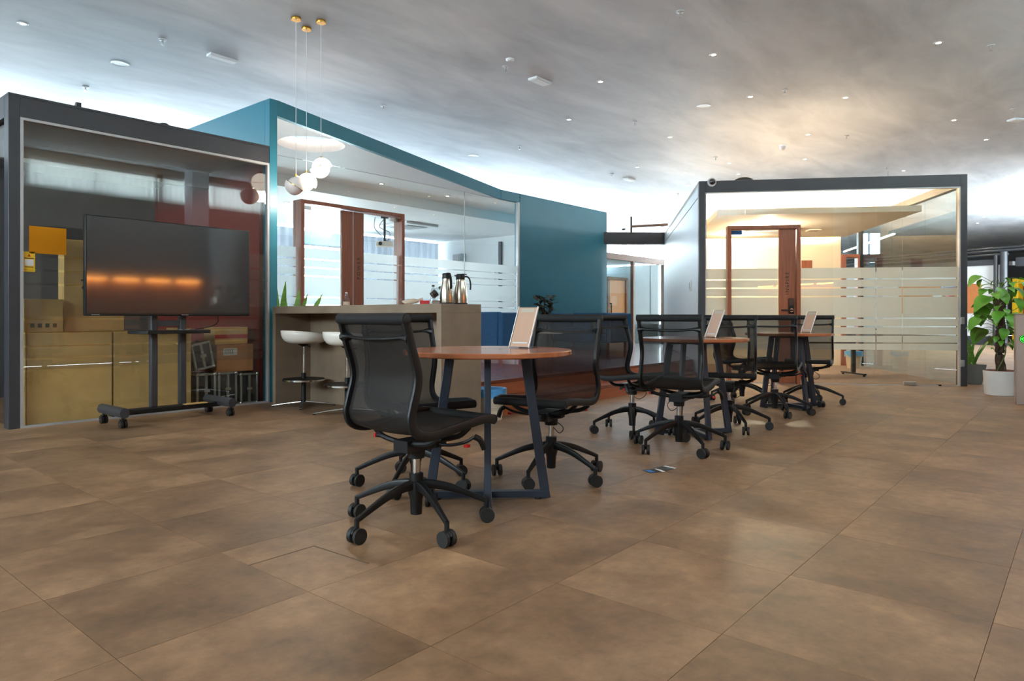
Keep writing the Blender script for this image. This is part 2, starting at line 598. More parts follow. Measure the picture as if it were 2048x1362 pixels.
# ---- floor and tiles
floor = tag(B(U0, U1, V0, V1, -0.06, -0.004).build('floor', M['grout'], smooth=False), 'brown stone-look tiled floor of the hall', kind='structure')
g = 0.0008
tile_me = B(g, TILE - g, g, TILE - g, -0.01, 0).mesh('tile', smooth=False)
tile_me.materials.append(M['tile'])
cells = []
for i in range(int((U0 - T0.x) / TILE) - 1, int((U1 - T0.x) / TILE) + 1):
    for j in range(int((V0 - T0.y) / TILE) - 1, int((V1 - T0.y) / TILE) + 1):
        x, y = T0.x + i * TILE, T0.y + j * TILE
        if x < U0 or y < V0 or x + TILE > U1 or y + TILE > V1:
            continue
        cx, cyy = x + TILE / 2, y + TILE / 2
        Yc = cx * CY + cyy * SY
        Xc = cx * SY - cyy * CY
        vis = Yc > 0.9 and abs(Xc / Yc) < 0.80 and not (cyy > 4.4 and cx > 4.6 and cx < 9) and not cyy > 7.1
        cells.append((Yc if vis else 99 + Yc, x, y))
cells.sort()
for d, x, y in cells[:300]:
    put('tile', tile_me, None, floor, (x, y, 0))
rest = MB()
for d, x, y in cells[300:]:
    rest.add([(x + v.co.x, y + v.co.y, v.co.z) for v in tile_me.vertices], [tuple(p.vertices) for p in tile_me.polygons])
me = bpy.data.meshes.new('tile_field')
me.from_pydata(rest.v, [], rest.f)
tag(put('tile_field', me, M['tile'], floor), kind='stuff')
# square floor trap let into the tiles in front of the near chair
trap = struct('floor_hatch', (0, 0, 0), 0, 'thin dark outline of a square floor box lid in the tiles')
a_, b_, c_ = at(497, 1131), at(628, 1092), at(737, 1127)
for p, q in ((a_, b_), (b_, c_)):
    MB().bar((p.x, p.y, 0.0003), (q.x, q.y, 0.0003), 0.006, 0.0008).build('lid_joint', M['grout'], trap, smooth=False)

# ---- ceiling
ceiling = tag(B(U0, U1, V0, V1, CEIL, CEIL + 0.12).build('ceiling', M['ceiling'], smooth=False), 'cloudy grey plaster ceiling of the hall', kind='structure')

# ---- outer walls
def wall(name, mb, m, label):
    return tag(mb.build(name, m, smooth=False), label, kind='structure')
wall('wall_left', B(U0 - .2, U0, V0, V1, 0, 2.4).box(U0 - .2, U0, V0, V1, 3.7, CEIL), M['grey_wall'], 'glazed end wall of the hall beyond the left edge')
wall('wall_end', B(U1, U1 + .2, V0, 8.9, 0, CEIL), M['grey_wall'], 'distant grey wall closing the hall')
wall('wall_return', B(20.2, U1, 8.9, 9.1, 0, CEIL), M['white_paint'], 'white wall behind the far cabins')
wall('wall_back', B(U0, 0.7, V1, V1 + .2, 0, CEIL).box(.7, 4.2, V1, V1 + .2, 0, 3.0).box(.7, 4.2, V1, V1 + .2, 3.8, CEIL).box(4.2, 20, V1, V1 + .2, 0, 0.55).box(4.2, 20, V1, V1 + .2, 3.93, CEIL), M['white_paint'], 'white window wall behind the cabins')
def bay(name, x0, x1, z0, z1, fn, frame_m, mid=True):
    """one window bay: frame, middle mullion, pane; fn maps (along, across, z) boxes to the wall's plane"""
    s = struct(name, label='tall aluminium window bay of the outer wall')
    m = MB()
    for (a, b, c, d) in ((x0, x0 + .07, z0, z1), (x1 - .07, x1, z0, z1), (x0, x1, z0, z0 + .06), (x0, x1, z1 - .06, z1)):
        m.box(*fn(a, b, -.03, .07, c, d))
    m.build('frame', frame_m, s, smooth=False)
    if mid:
        B(*fn((x0 + x1) / 2 - .02, (x0 + x1) / 2 + .02, -.02, .05, z0, z1)).build('mullion', frame_m, s, smooth=False)
    B(*fn(x0 + .05, x1 - .05, .015, .022, z0 + .04, z1 - .04)).build('pane', M['glass'], s, smooth=False)
    return s
wn = 5
for k in range(7):
    x0 = 4.2 + k * 15.8 / 7
    bay('window_%d' % wn, x0, x0 + 15.8 / 7, 0.55, 3.93, lambda a, b, c, d, e, f: (a, b, V1 + .08 + c, V1 + .08 + d, e, f), M['white_paint'])
    wn += 1
for k in range(6):
    y0 = V0 + k * (V1 - V0) / 6
    bay('window_%d' % wn, y0, y0 + (V1 - V0) / 6, 2.4, 3.7, lambda a, b, c, d, e, f: (U0 - .1 + c, U0 - .1 + d, a, b, e, f), M['trim_grey'])
    wn += 1
bay('window_%d' % wn, 0.7, 4.2, 3.0, 3.8, lambda a, b, c, d, e, f: (a, b, V1 + .08 + c, V1 + .08 + d, e, f), M['white_paint'])
wn += 1
wall('wall_far', B(20, 20.2, 9.1, V1, 0, 0.6).box(20, 20.2, 9.1, V1, 3.86, CEIL), M['white_paint'], 'far window wall between the teal cabin and the pale cabin')
for k in range(3):
    y0 = 9.1 + k * (V1 - 9.1) / 3
    bay('window_%d' % wn, y0, y0 + (V1 - 9.1) / 3, 0.6, 3.86, lambda a, b, c, d, e, f: (20.1 + c, 20.1 + d, a, b, e, f), M['cabin_white'])
    wn += 1
# wall on the camera's right (mirrored in the dark cabin glass): high curtained windows, lit wood panelling
wr = MB().box(U0, 1.5, V0 - .2, V0, 0, CEIL).box(1.5, 13.5, V0 - .2, V0, 0, 3.3).box(1.5, 13.5, V0 - .2, V0, 3.86, CEIL)
wr.box(13.5, 19, V0 - .2, V0, 0, CEIL).box(19, 27, V0 - .2, V0, 0, 0.8).box(19, 27, V0 - .2, V0, 3.6, CEIL).box(27, U1, V0 - .2, V0, 0, CEIL)
wall('wall_right', wr, M['taupe_wall'], 'grey wall with high curtained windows opposite the dark cabin')
for k in range(5):
    x0 = 1.5 + k * 2.4
    bay('window_%d' % wn, x0, x0 + 2.4, 3.3, 3.86, lambda a, b, c, d, e, f: (a, b, V0 - .1 + c, V0 - .1 + d, e, f), M['trim_grey'])
    wn += 1
    cu = MB()
    n = 120
    vs = []
    for i in range(n + 1):
        x = x0 + .005 + (2.39) * i / n
        w = 0.022 * math.sin(i * 1.05) + 0.006 * math.sin(i * 0.37)
        vs += [(x, V0 + .06 + w, 3.28), (x, V0 + .06 + w * .5, 3.78)]
    cu.add(vs, [(2 * i, 2 * i + 2, 2 * i + 3, 2 * i + 1) for i in range(n)])
    tag(cu.build('curtain', M['sheer']), 'white pleated curtain across the %s high window of the wall beside the camera' % ['first', 'second', 'third', 'fourth', 'fifth'][k], 'curtain', 'high curtains')
for k in range(4):  # unseen windows added to light the far part of the hall
    x0 = 19 + k * 2.0
    bay('window_%d' % wn, x0, x0 + 2.0, 0.8, 3.6, lambda a, b, c, d, e, f: (a, b, V0 - .1 + c, V0 - .1 + d, e, f), M['trim_grey'])
    wn += 1
wall('wall_left_blocker', B(U0, 1.655, 9.4, 9.5, 0, 2.71), M['charcoal'], 'charcoal panel added beyond the left edge to block the back windows')  # dark panel added to cover the back windows and stop their low light
pw = thing('wood_panelling', 'amber-lit wood panelling mirrored in the dark television', 'panelling', (5.5, V0 + .01, 0))
B(-1.15, 1.15, 0, .05, 0.05, 1.62).build('panel', M['oak'], pw)
B(-1.2, 1.2, 0, .16, 1.62, 1.68).build('shelf', M['walnut'], pw)
for k in range(4):
    B(-1.1 + k * .56, -.66 + k * .56, .11, .135, 1.585, 1.61).build('light_strip', M['led_orange'], pw)
wall('pillar_pale', B(6.75, 7.1, V0 + .1, V0 + .45, 0, CEIL), M['cabin_white'], 'pale square pillar by the curtained wall')

# ================================================================== DARK CABIN WITH THE TELEVISION
LC0, LC1, LV, LH = 1.655, 3.965, 6.72, 2.71
wl = struct('wall_dark_cabin', label='charcoal framed glass cabin behind the television')
B(LC0, LC0 + .08, LV - .02, LV + .1, 0, LH).build('front_post', M['charcoal'], wl, bevel=.004)
B(LC0 + .08, LC1, LV - .02, LV + .1, LH - .165, LH).build('front_header', M['charcoal'], wl, bevel=.004)
B(LC0 - .0, LC0 + .1, 9.4, 9.5, 0, LH).build('rear_post', M['charcoal'], wl)
B(LC0, LC0 + .09, LV + .1, 9.4, LH - .165, LH).build('side_header', M['charcoal'], wl)
B(LC0, LC1, 9.4, 9.5, 0, LH - .1).build('back_panel', M['grey_wall'], wl, smooth=False)
B(LC1 - .045, LC1 - .005, LV + .1, 9.4, 0, LH - .1).build('red_side_panel', M['red_wall'], wl, smooth=False)
B(LC0 + .1, LC1 - .05, LV + .1, 9.4, LH - .12, LH - .06).build('cabin_ceiling', M['greige'], wl, smooth=False)
B(LC0 + .1, LC1 - .05, LV + 1.2, LV + 1.28, LH - .3, LH - .12).build('ceiling_drop', M['greige'], wl, smooth=False)
B(LC0, LC1, LV - .02, 9.5, LH, LH + .02).build('roof_sheet', M['charcoal'], wl, smooth=False)
w3 = struct('window_3', label='clear glass front of the dark cabin')
x0, x1 = LC0 + .08, LC1
B(x0, x0 + .022, LV - .025, LV + .02, 0, LH - .165).build('trim', M['trim_grey'], w3)
B(x1 - .022, x1, LV - .025, LV + .02, 0, LH - .165).build('trim', M['trim_grey'], w3)
B(x0 + .022, x1 - .022, LV - .025, LV + .02, LH - .187, LH - .165).build('trim', M['trim_grey'], w3)
B(x0 + .022, x1 - .022, LV - .025, LV + .02, 0, .018).build('trim', M['trim_grey'], w3)
xm = 2.82
B(x0 + .022, xm - .003, LV - .006, LV + .004, .018, LH - .187).build('pane', M['glass_hall'], w3, smooth=False)
B(xm + .003, x1 - .022, LV - .006, LV + .004, .018, LH - .187).build('pane', M['glass_hall'], w3, smooth=False)
GAPS = (1.455, 1.335, 1.215, 0.915, 0.80, 0.685, 0.575)
def bands(z0, lo=0.47, hi=1.57, gap=0.018):
    """heights of the frosted bands with clear stripes between them"""
    e = [lo] + sorted(g * 0.975 for g in GAPS) + [hi]
    out = []
    for a, b in zip(e[:-1], e[1:]):
        out.append((z0 + a + (gap / 2 if a != lo else 0), z0 + b - (gap / 2 if b != hi else 0)))
    return out
for a, b in bands(0):
    B(x0 + .03, x1 - .03, LV + .006, LV + .0075, a, b).build('frosted_band', M['film_thin'], w3, smooth=False)
w4 = struct('window_4', label='clear glass side of the dark cabin')
B(LC0 + .03, LC0 + .04, LV + .1, 9.4, 0.02, LH - .165).build('pane', M['glass_hall'], w4, smooth=False)
# things on the roof
t = thing('roof_bracket', 'small dark bracket standing on the roof of the dark cabin', 'bracket', at(158, 225, LH + .02) * 1.0)
t.location = W(-3.93, 6.25, LH + .02)
B(-.02, .02, -.02, .02, 0, .12).build('upright', M['charcoal'], t)
MB().bar((0, 0, .1), (-.02, .28, .02), .03, .03).build('stay', M['charcoal'], t)
t = thing('roof_dome', 'black dome on the roof edge of the dark cabin', 'dome', W(-3.36, 6.66, LH + .02))
t.scale = (.75, .75, .6)
MB().lathe([(.085, 0), (.085, .02), (.07, .055), (.04, .08), (1e-5, .09)], 18).build('dome_cover', M['black'], t)
B(-.06, .06, -.01, .06, 0, .02).build('foot_plate', M['black'], t)

# ================================================================== TEAL CABIN
GV = 8.31              # plane of the meeting-room glass
HB, HT = 3.07, 3.24    # underside and top of the teal hood
wt = struct('wall_teal_cabin', label='teal meeting cabin with a slanted hood')
B(3.97, 4.06, 6.70, 6.80, 0, HT).build('corner_post', M['teal'], wt, bevel=.003)
B(3.97, 4.03, 6.80, V1 - .1, 0, HT).build('side_wall', M['teal'], wt, smooth=False)
B(4.03, 4.06, 6.80, V1 - .1, 0, HB).build('inner_lining', M['white_paint'], wt, smooth=False)
ap = (9.56, 8.285)
MB().prism([(4.06, 6.70), ap, (ap[0] - .02, ap[1] + .05), (4.06, 6.76)], HB, HT).build('hood_fascia', M['teal'], wt, smooth=False)
B(ap[0], 10.11, GV - .03, GV + .05, HB, HT).build('header', M['teal'], wt, smooth=False)
B(10.09, 13.16, GV - .03, GV + .09, 0, HT).build('front_panel', M['teal'], wt, smooth=False)
# hood soffit with the round opening
hc, hr = (5.02, 7.50), 0.41
bm = bmesh.new()
outer = [(4.06, 6.76), (ap[0] - .02, ap[1] + .02), (ap[0] - .02, GV + .02), (4.06, GV + .02)]
ov = [bm.verts.new((x, y, HB + .005)) for x, y in outer]
iv = [bm.verts.new((hc[0] + hr * math.cos(2 * PI * k / 48), hc[1] + hr * math.sin(2 * PI * k / 48), HB + .005)) for k in range(48)]
es = [bm.edges.new((ov[k], ov[(k + 1) % 4])) for k in range(4)] + [bm.edges.new((iv[k], iv[(k + 1) % 48])) for k in range(48)]
bmesh.ops.triangle_fill(bm, edges=es, use_beauty=True)
r = bmesh.ops.extrude_face_region(bm, geom=bm.faces[:])
bmesh.ops.translate(bm, verts=[e for e in r['geom'] if isinstance(e, bmesh.types.BMVert)], vec=(0, 0, HT - HB - .01))
bmesh.ops.recalc_face_normals(bm, faces=bm.faces)
me = bpy.data.meshes.new('soffit')
bm.to_mesh(me)
bm.free()
put('soffit', me, M['white_paint'], wt)
MB().lathe([(hr - .03, HT - .03), (hr - .012, HT - .03), (hr - .012, HT - .01), (hr - .03, HT - .01)], 48, (hc[0], hc[1], 0), closed=True).build('added_glow_ring', M['ring'], wt)  # glowing ring added to brighten the round opening
B(4.03, 13.16, GV + .05, V1 - .02, HB + .1, HT).build('roof_slab', M['white_paint'], wt, smooth=False)
B(4.06, 12.8, GV + .02, 9.35, HB, HB + .1).build('room_ceiling', M['white_paint'], wt, smooth=False)
B(4.06, 12.8, 9.35, V1, 2.88, HB + .1).build('lower_ceiling', M['white_paint'], wt, smooth=False)
B(12.8, 12.95, GV + .09, V1, 0, HB + .1).build('room_side_wall', M['white_paint'], wt, smooth=False)
B(4.06, 12.8, GV, V1, 0.0, 0.292).build('room_floor', M['carpet'], wt, smooth=False)

# ---- frosted glass front of the meeting room
w1 = struct('window_1', label='frosted striped glass wall of the bright meeting room')
D0, D1, DT = 5.33, 7.17, 2.46     # door opening
PZ = 0.295
for a, b, c, d in ((4.06, 5.325, PZ, HB), (7.175, 8.62, PZ, HB), (8.626, 10.05, PZ, HB), (5.33, 7.17, DT + .055, HB)):
    B(a, b, GV - .005, GV + .005, c, d).build('pane', M['glass'], w1, smooth=False)
B(10.05, 10.09, GV - .035, GV + .03, PZ, HB).build('trim', M['trim_grey'], w1)
for x in (8.623,):
    B(x - .004, x + .004, GV - .007, GV + .007, PZ, HB).build('joint', M['trim_grey'], w1)
for lo, hi in bands(PZ):
    for a, b in ((4.07, 5.32), (7.18, 8.61), (8.63, 10.04)):
        B(a, b, GV + .007, GV + .0085, lo, hi).build('frosted_band', M['film'], w1, smooth=False)
d1 = struct('door_1', label='walnut framed double glass door lettered POWER')
for a, b in ((D0, D0 + .05), (D1 - .05, D1)):
    B(a, b, GV - .11, GV + .09, PZ, DT + .05).build('jamb', M['walnut'], d1, bevel=.003)
B(D0 + .05, D1 - .05, GV - .11, GV + .09, DT, DT + .05).build('head', M['walnut'], d1, bevel=.003)
mid = (D0 + D1) / 2
for s in (-1, 1):
    xa, xb = (D0 + .055, mid - .005) if s < 0 else (mid + .005, D1 - .055)
    st = (xb - .19, xb) if s < 0 else (xa, xa + .19)
    gl = (xa, xb - .19) if s < 0 else (xa + .19, xb)
    B(st[0], st[1], GV - .025, GV + .02, PZ + .01, DT - .01).build('stile', M['walnut'], d1, bevel=.003)
    B(gl[0], gl[1], GV - .006, GV + .004, PZ + .01, DT - .01).build('pane', M['glass'], d1, smooth=False)
    for lo, hi in bands(PZ):
        B(gl[0] + .01, gl[1] - .01, GV + .005, GV + .0065, lo, hi).build('frosted_band', M['film'], d1, smooth=False)
    ex = xa if s < 0 else xb
    B(min(ex, ex - s * .16), max(ex, ex - s * .16), GV - .02, GV + .016, DT - .07, DT - .015).build('hinge', M['aluminium'], d1, bevel=.003)
    B(min(ex, ex - s * .16), max(ex, ex - s * .16), GV - .02, GV + .016, PZ + .012, PZ + .07).build('hinge', M['aluminium'], d1, bevel=.003)
B(mid - .007, mid + .007, GV - .028, GV + .02, PZ + .01, DT - .01).build('meeting_strip', M['trim_grey'], d1)
def lettering(text, size, m, parent, mw, spacing=1.25):
    c = bpy.data.curves.new('lettering', 'FONT')
    c.body = text
    c.size = size
    c.extrude = 0.001
    c.space_character = spacing
    c.align_y = 'CENTER'
    c.materials.append(m)
    tmp = bpy.data.objects.new('lettering', c)
    me = bpy.data.meshes.new_from_object(tmp)
    bpy.data.objects.remove(tmp)
    o = bpy.data.objects.new('lettering', me)
    COL.objects.link(o)
    o.parent = parent
    o.matrix_local = mw
    return o
UPL = Matrix(((0, -1, 0, 0), (0, 0, -1, 0), (1, 0, 0, 0), (0, 0, 0, 1)))   # reads upwards on a face that looks to -Y
lettering('POWER', 0.075, M['text_dark'], d1, Matrix.Translation((mid + .10, GV - .0268, 1.46)) @ UPL, 1.45)

# ---- meeting-room contents
def drape(name, x0, x1, y, z0, z1, label, m, folds=26.0, amp=.035):
    n = int((x1 - x0) * 60)
    vs = []
    for i in range(n + 1):
        x = x0 + (x1 - x0) * i / n
        w = amp * math.sin(x * folds) + amp * .3 * math.sin(x * folds * 2.3 + 1)
        vs += [(x, y + w, z0), (x, y + w * .8, z1)]
    mb = MB().add(vs, [(2 * i, 2 * i + 2, 2 * i + 3, 2 * i + 1) for i in range(n)])
    return tag(mb.build(name, m), label, 'curtain')
drape('drape', 9.75, 12.72, 13.22, .32, 2.84, 'long grey pleated drapes at the right of the meeting room window', M['drape_t'])
drape('drape', 6.1, 8.55, 13.22, .32, 2.84, 'grey pleated drapes at the left of the meeting room window', M['drape_t'])
bl = thing('roller_blind', 'pale blue roller blind half down in the meeting room window', 'blind', (9.15, 13.3, 2.52))
B(-.58, .58, 0, .004, 0, .3).build('blind_cloth', M['blind'], bl)
B(-.6, .6, -.02, .02, -.03, 0).build('bottom_bar', M['cabin_white'], bl)
pj = thing('projector', 'white ceiling projector hanging in the meeting room', 'projector', (8.75, 10.6, 2.28), R(-40))
B(-.17, .17, -.13, .13, 0, .1).build('body', M['white_gloss'], pj, bevel=.012)
MB().cyl((-.08, -.13, .05), (-.08, -.16, .05), .035).build('lens', M['black'], pj)
MB().cyl((0, 0, .1), (0, 0, .58), .022).build('pole', M['black'], pj)
B(-.07, .07, -.07, .07, .56, .6).build('ceiling_plate', M['black'], pj)
for k in (0, 1):
    MB().tube(crom([(.02 - .2 * k, .03, .58), (-.1 - .1 * k, .05, .4), (.1 - .22 * k, .06, .28), (.06, .05, .1)], 6), .006, 6).build('cable', M['black'], pj)
ac = thing('ceiling_cassette', 'square white air conditioning cassette in the meeting room ceiling', 'air conditioner', (9.9, 11.2, 2.83))
B(-.45, .45, -.45, .45, 0, .05).build('panel', M['fixture'], ac, bevel=.01)
B(-.28, .28, -.28, .28, -.012, 0).build('grille', M['trim_grey'], ac)
for k in range(5):
    B(-.25, .25, -.23 + k * .105, -.2 + k * .105, -.018, -.012).build('slat', M['fixture'], ac)
for k, (x, y) in enumerate(((6.6, 10.6), (8.7, 8.8), (11.1, 8.75), (7.2, 8.8))):
    z = 2.875 if y > 9.35 else HB - .005
    t = thing('room_downlight', ['small lit downlight deep in the meeting room ceiling above the left drapes', 'small downlight in the meeting room ceiling right of the door',
              'small lit downlight at the right end of the meeting room ceiling', 'small downlight in the meeting room ceiling above the door'][k], 'downlight', (x, y, z), 0, 'meeting room downlights')
    MB().lathe([(.03, -.004), (.05, -.004), (.055, .0), (.055, .006), (.03, .006)], 18, closed=True).build('trim_ring', M['fixture'], t)
    MB().cyl((0, 0, -.001), (0, 0, .004), .03).build('lens', M['lens_cool'], t)
    ld = bpy.data.lights.new('room_beam', 'SPOT')
    ld.energy = 140
    ld.color = (1, .97, .93)
    ld.spot_size = R(120)
    ld.spot_blend = .9
    ld.shadow_soft_size = .05
    lo_ = bpy.data.objects.new('room_beam', ld)
    COL.objects.link(lo_)
    lo_.parent = t
    lo_.location = (0, 0, -.02)
wb = thing('wall_speaker', 'white box loudspeaker high on the meeting room wall beside the drapes', 'speaker', (12.66, 12.4, 2.1))
B(-.1, .12, -.13, .13, 0, .42).build('cabinet', M['fixture'], wb, bevel=.01)
B(-.112, -.1, -.11, .11, .03, .39).build('grille', M['trim_grey'], wb)
t = tag(B(12.74, 12.79, 11.05, 11.13, 0.4, 2.75).build('wall_track', M['charcoal']), 'thin dark vertical track on the white meeting room wall', 'track')
t = thing('wall_cabinet_panel', 'small pale panel on the white meeting room wall beside the dark track', 'panel', (12.78, 11.45, 1.7))
B(-.05, 0, -.16, .16, 0, .5).build('cover', M['cabin_white'], t, bevel=.006)
B(-.056, -.05, -.13, .13, .04, .46).build('inset', M['fixture'], t)

# ================================================================== TIMBER PLATFORM
CO = W(2.58, 9.53)          # front left corner of the pale cabin
CR = R(-8) - (PI / 2 - YAW)  # its turn in the hall
CD = Vector((math.cos(CR + PI / 2), math.sin(CR + PI / 2)))
def u_end(v):
    return min(13.9, CO.x + (v - CO.y) / CD.y * CD.x - .06)
pf = struct('floor_platform', label='dark red timber platform with two steps in front of the meeting room')
PV0, PV1, PU = 4.14, 4.43, 4.42
MB().prism([(PU + .03, PV1 + .03), (u_end(PV1 + .03) - .03, PV1 + .03), (u_end(GV - .1) - .05, GV - .05), (PU + .03, GV - .05)], 0.001, .262).build('platform_core', M['riser'], pf, smooth=False)
pw_ = (GV - .035 - PV1) / 27
for k in range(27):
    v0 = PV1 + k * pw_
    v1 = v0 + pw_ - .004
    MB().prism([(PU, v0), (u_end(v0), v0), (u_end(v1), v1), (PU, v1)], .262, PZ - .001).build('plank', M['platform'], pf, bevel=.002, seg=1, smooth=False)
B(PU, u_end(PV1) - .01, PV1 + .005, PV1 + .03, .146, .262).build('riser', M['riser'], pf, smooth=False)
B(PU, u_end(PV0) - .01, PV0 + .01, PV1 + .004, .001, .115).build('riser', M['riser'], pf, smooth=False)
for k in range(2):
    v0 = PV0 + k * .146
    v1 = v0 + .142
    MB().prism([(PU, v0), (u_end(v0), v0), (u_end(v1), v1), (PU, v1)], .115, .146).build('plank', M['platform'], pf, bevel=.002, seg=1, smooth=False)

# ================================================================== PALE CABIN LETTERED INSPIRE
CW, CDP, CH = 3.42, 6.13, 2.78
wr2 = struct('wall_pale_cabin', (CO.x, CO.y, 0), CR, 'charcoal framed cabin with warm lit glass front and pale side')
B(0, .085, -.02, .1, 0, CH).build('front_post', M['charcoal'], wr2, bevel=.004)
B(CW - .085, CW, -.02, .1, 0, CH).build('front_post', M['charcoal'], wr2, bevel=.004)
B(.085, CW - .085, -.02, .1, CH - .16, CH).build('front_header', M['charcoal'], wr2, bevel=.004)
B(0.0, .06, .1, CDP, 0, CH - .22).build('side_wall', M['cabin_white'], wr2, smooth=False)
B(0.012, .06, .1, CDP, CH - .22, CH - .205).build('side_joint', M['black'], wr2, smooth=False)
B(0.0, .06, .1, CDP, CH - .205, CH).build('side_fascia', M['cabin_white'], wr2, smooth=False)
B(-.004, .0, CDP - .03, CDP, 0, CH).build('side_joint', M['charcoal'], wr2, smooth=False)
B(.06, .1, .1, 3.7, 0, CH - .06).build('inner_wall', M['cream'], wr2, smooth=False)
BT = 3.7
B(.06, 3.02, BT, BT + .1, 0, CH - .06).build('inner_back_wall', M['cream'], wr2, smooth=False)
B(0, CW, .1, CDP, CH - .06, CH).build('roof_slab', M['cream_ceil'], wr2, smooth=False)
B(CW - .09, CW, .1, CDP, CH - .16, CH - .06).build('side_header', M['charcoal'], wr2, smooth=False)
B(CW - .09, CW, BT, BT + .1, 0, CH - .16).build('rear_post', M['charcoal'], wr2, smooth=False)
B(.3, 3.02, .36, 3.42, 2.36, 2.41).build('ceiling_panel', M['cream_ceil'], wr2, smooth=False)
for a in ((.3, 3.02, .36, .40), (2.98, 3.02, .4, 3.42), (.3, .34, .4, 3.42)):
    B(a[0], a[1], a[2], a[3], 2.41, 2.44).build('panel_lip', M['cream_ceil'], wr2, smooth=False)
for a in ((.45, 2.85, .44, .47), (2.92, 2.95, .6, 3.3), (.37, .40, .6, 3.3), (.45, 2.85, 3.36, 3.39)):
    B(a[0], a[1], a[2], a[3], 2.415, 2.43).build('cove_strip', M['cove'], wr2, smooth=False)
for a in (1.4, 2.9, 4.4):  # glowing strips added on the hidden roof to warm the hall ceiling
    B(.3, 3.1, a, a + .07, CH, CH + .03).build('added_roof_uplight', M['added_uplight'], wr2, smooth=False)
B(.1, CW - .05, .06, BT, .001, .012).build('carpet_field', M['carpet'], wr2, smooth=False)
# wood framed opening at the end of the back wall
for a in ((3.02, 3.10), (3.30, 3.335)):
    B(a[0], a[1], BT - .06, BT + .12, 0, 2.0).build('opening_jamb', M['walnut'], wr2)
B(3.02, 3.335, BT - .06, BT + .12, 2.0, 2.06).build('opening_head', M['walnut'], wr2)
w2 = struct('window_2', (CO.x, CO.y, 0), CR, 'frosted striped glass front of the warm lit cabin')
IZ = CH - .16
B(.085, .10, -.025, .03, 0, IZ).build('trim', M['trim_grey'], w2)
B(CW - .1, CW - .085, -.025, .03, 0, IZ).build('trim', M['trim_grey'], w2)
B(.1, CW - .1, -.025, .03, IZ - .018, IZ).build('trim', M['trim_grey'], w2)
B(.1, CW - .1, -.012, .02, 0, .012).build('trim', M['trim_grey'], w2)
E0, E1, ET = .375, 1.325, 2.10
panes = ((.1, E0 - .003), (E1 + .003, 2.30), (2.306, 2.63), (2.636, CW - .1))
for a, b in panes:
    B(a, b, -.005, .005, .012, IZ - .018).build('pane', M['glass'], w2, smooth=False)
    for lo, hi in bands(0):
        B(a + .004, b - .004, .007, .0085, lo, hi).build('frosted_band', M['film'], w2, smooth=False)
B(E0, E1, -.005, .005, ET + .055, IZ - .018).build('pane', M['glass'], w2, smooth=False)
B(2.64, 2.80, -.02, .016, .0, .05).build('patch_fitting', M['aluminium'], w2, bevel=.003)
B(3.07, 3.1, -.03, .02, .0, .02).build('floor_stop', M['black'], w2)
for z in (.30, 0.86):
    B(CW - .085, CW - .04, -.032, .0, z - .045, z + .045).build('corner_clip', M['aluminium'], w2, bevel=.003)
w26 = struct('window_side', (CO.x, CO.y, 0), CR, 'clear glass side of the warm lit cabin')
for a, b in ((.1, 1.1), (1.106, 2.3), (2.306, BT)):
    B(CW - .05, CW - .04, a, b, .012, CH - .16).build('pane', M['glass'], w26, smooth=False)
    for lo, hi in bands(0):
        B(CW - .038, CW - .0365, a + .004, b - .004, lo, hi).build('frosted_band', M['film_thin'], w26, smooth=False)
d2 = struct('door_2', (CO.x, CO.y, 0), CR, 'walnut framed glass door lettered INSPIRE')
B(E0, E0 + .05, -.07, .09, 0, ET + .05).build('jamb', M['walnut'], d2, bevel=.003)
B(E1 - .05, E1, -.07, .09, 0, ET + .05).build('jamb', M['walnut'], d2, bevel=.003)
B(E0 + .05, E1 - .05, -.07, .09, ET, ET + .05).build('head', M['walnut'], d2, bevel=.003)
B(E1 - .27, E1 - .055, -.025, .02, .01, ET - .005).build('stile', M['walnut'], d2, bevel=.003)
B(E0 + .055, E1 - .27, -.006, .004, .01, ET - .005).build('pane', M['glass'], d2, smooth=False)
B(E0 + .055, E0 + .20, -.018, .014, ET - .065, ET - .01).build('hinge', M['blue_sofa'], d2, bevel=.003)
for lo, hi in bands(0):
    B(E0 + .06, E1 - .28, .005, .0065, lo, hi).build('frosted_band', M['film'], d2, smooth=False)
lk = B(E1 - .15, E1 - .08, -.055, -.025, .95, 1.16).build('lock', M['black'], d2, bevel=.006)
B(E1 - .145, E1 - .085, -.058, -.055, 1.07, 1.15).build('keypad', M['screen'], lk)
MB().cyl((E1 - .115, -.055, 1.0), (E1 - .115, -.1, 1.0), .012).bar((E1 - .115, -.1, 1.0), (E1 - .26, -.1, 1.0), .02, .02).build('handle', M['black'], lk)
MB().cyl((E1 - .115, -.055, 1.0), (E1 - .115, -.06, 1.0), .025, n=20).build('rose', M['chrome'], lk)
lettering('INSPIRE', 0.07, M['text_dark'], d2, Matrix.Translation((E1 - .16, -.0268, 1.21)) @ UPL, 1.35)

def cab(s, t_, z=0.0):
    c, sn = math.cos(CR), math.sin(CR)
    return Vector((CO.x + s * c - t_ * sn, CO.y + s * sn + t_ * c, z))
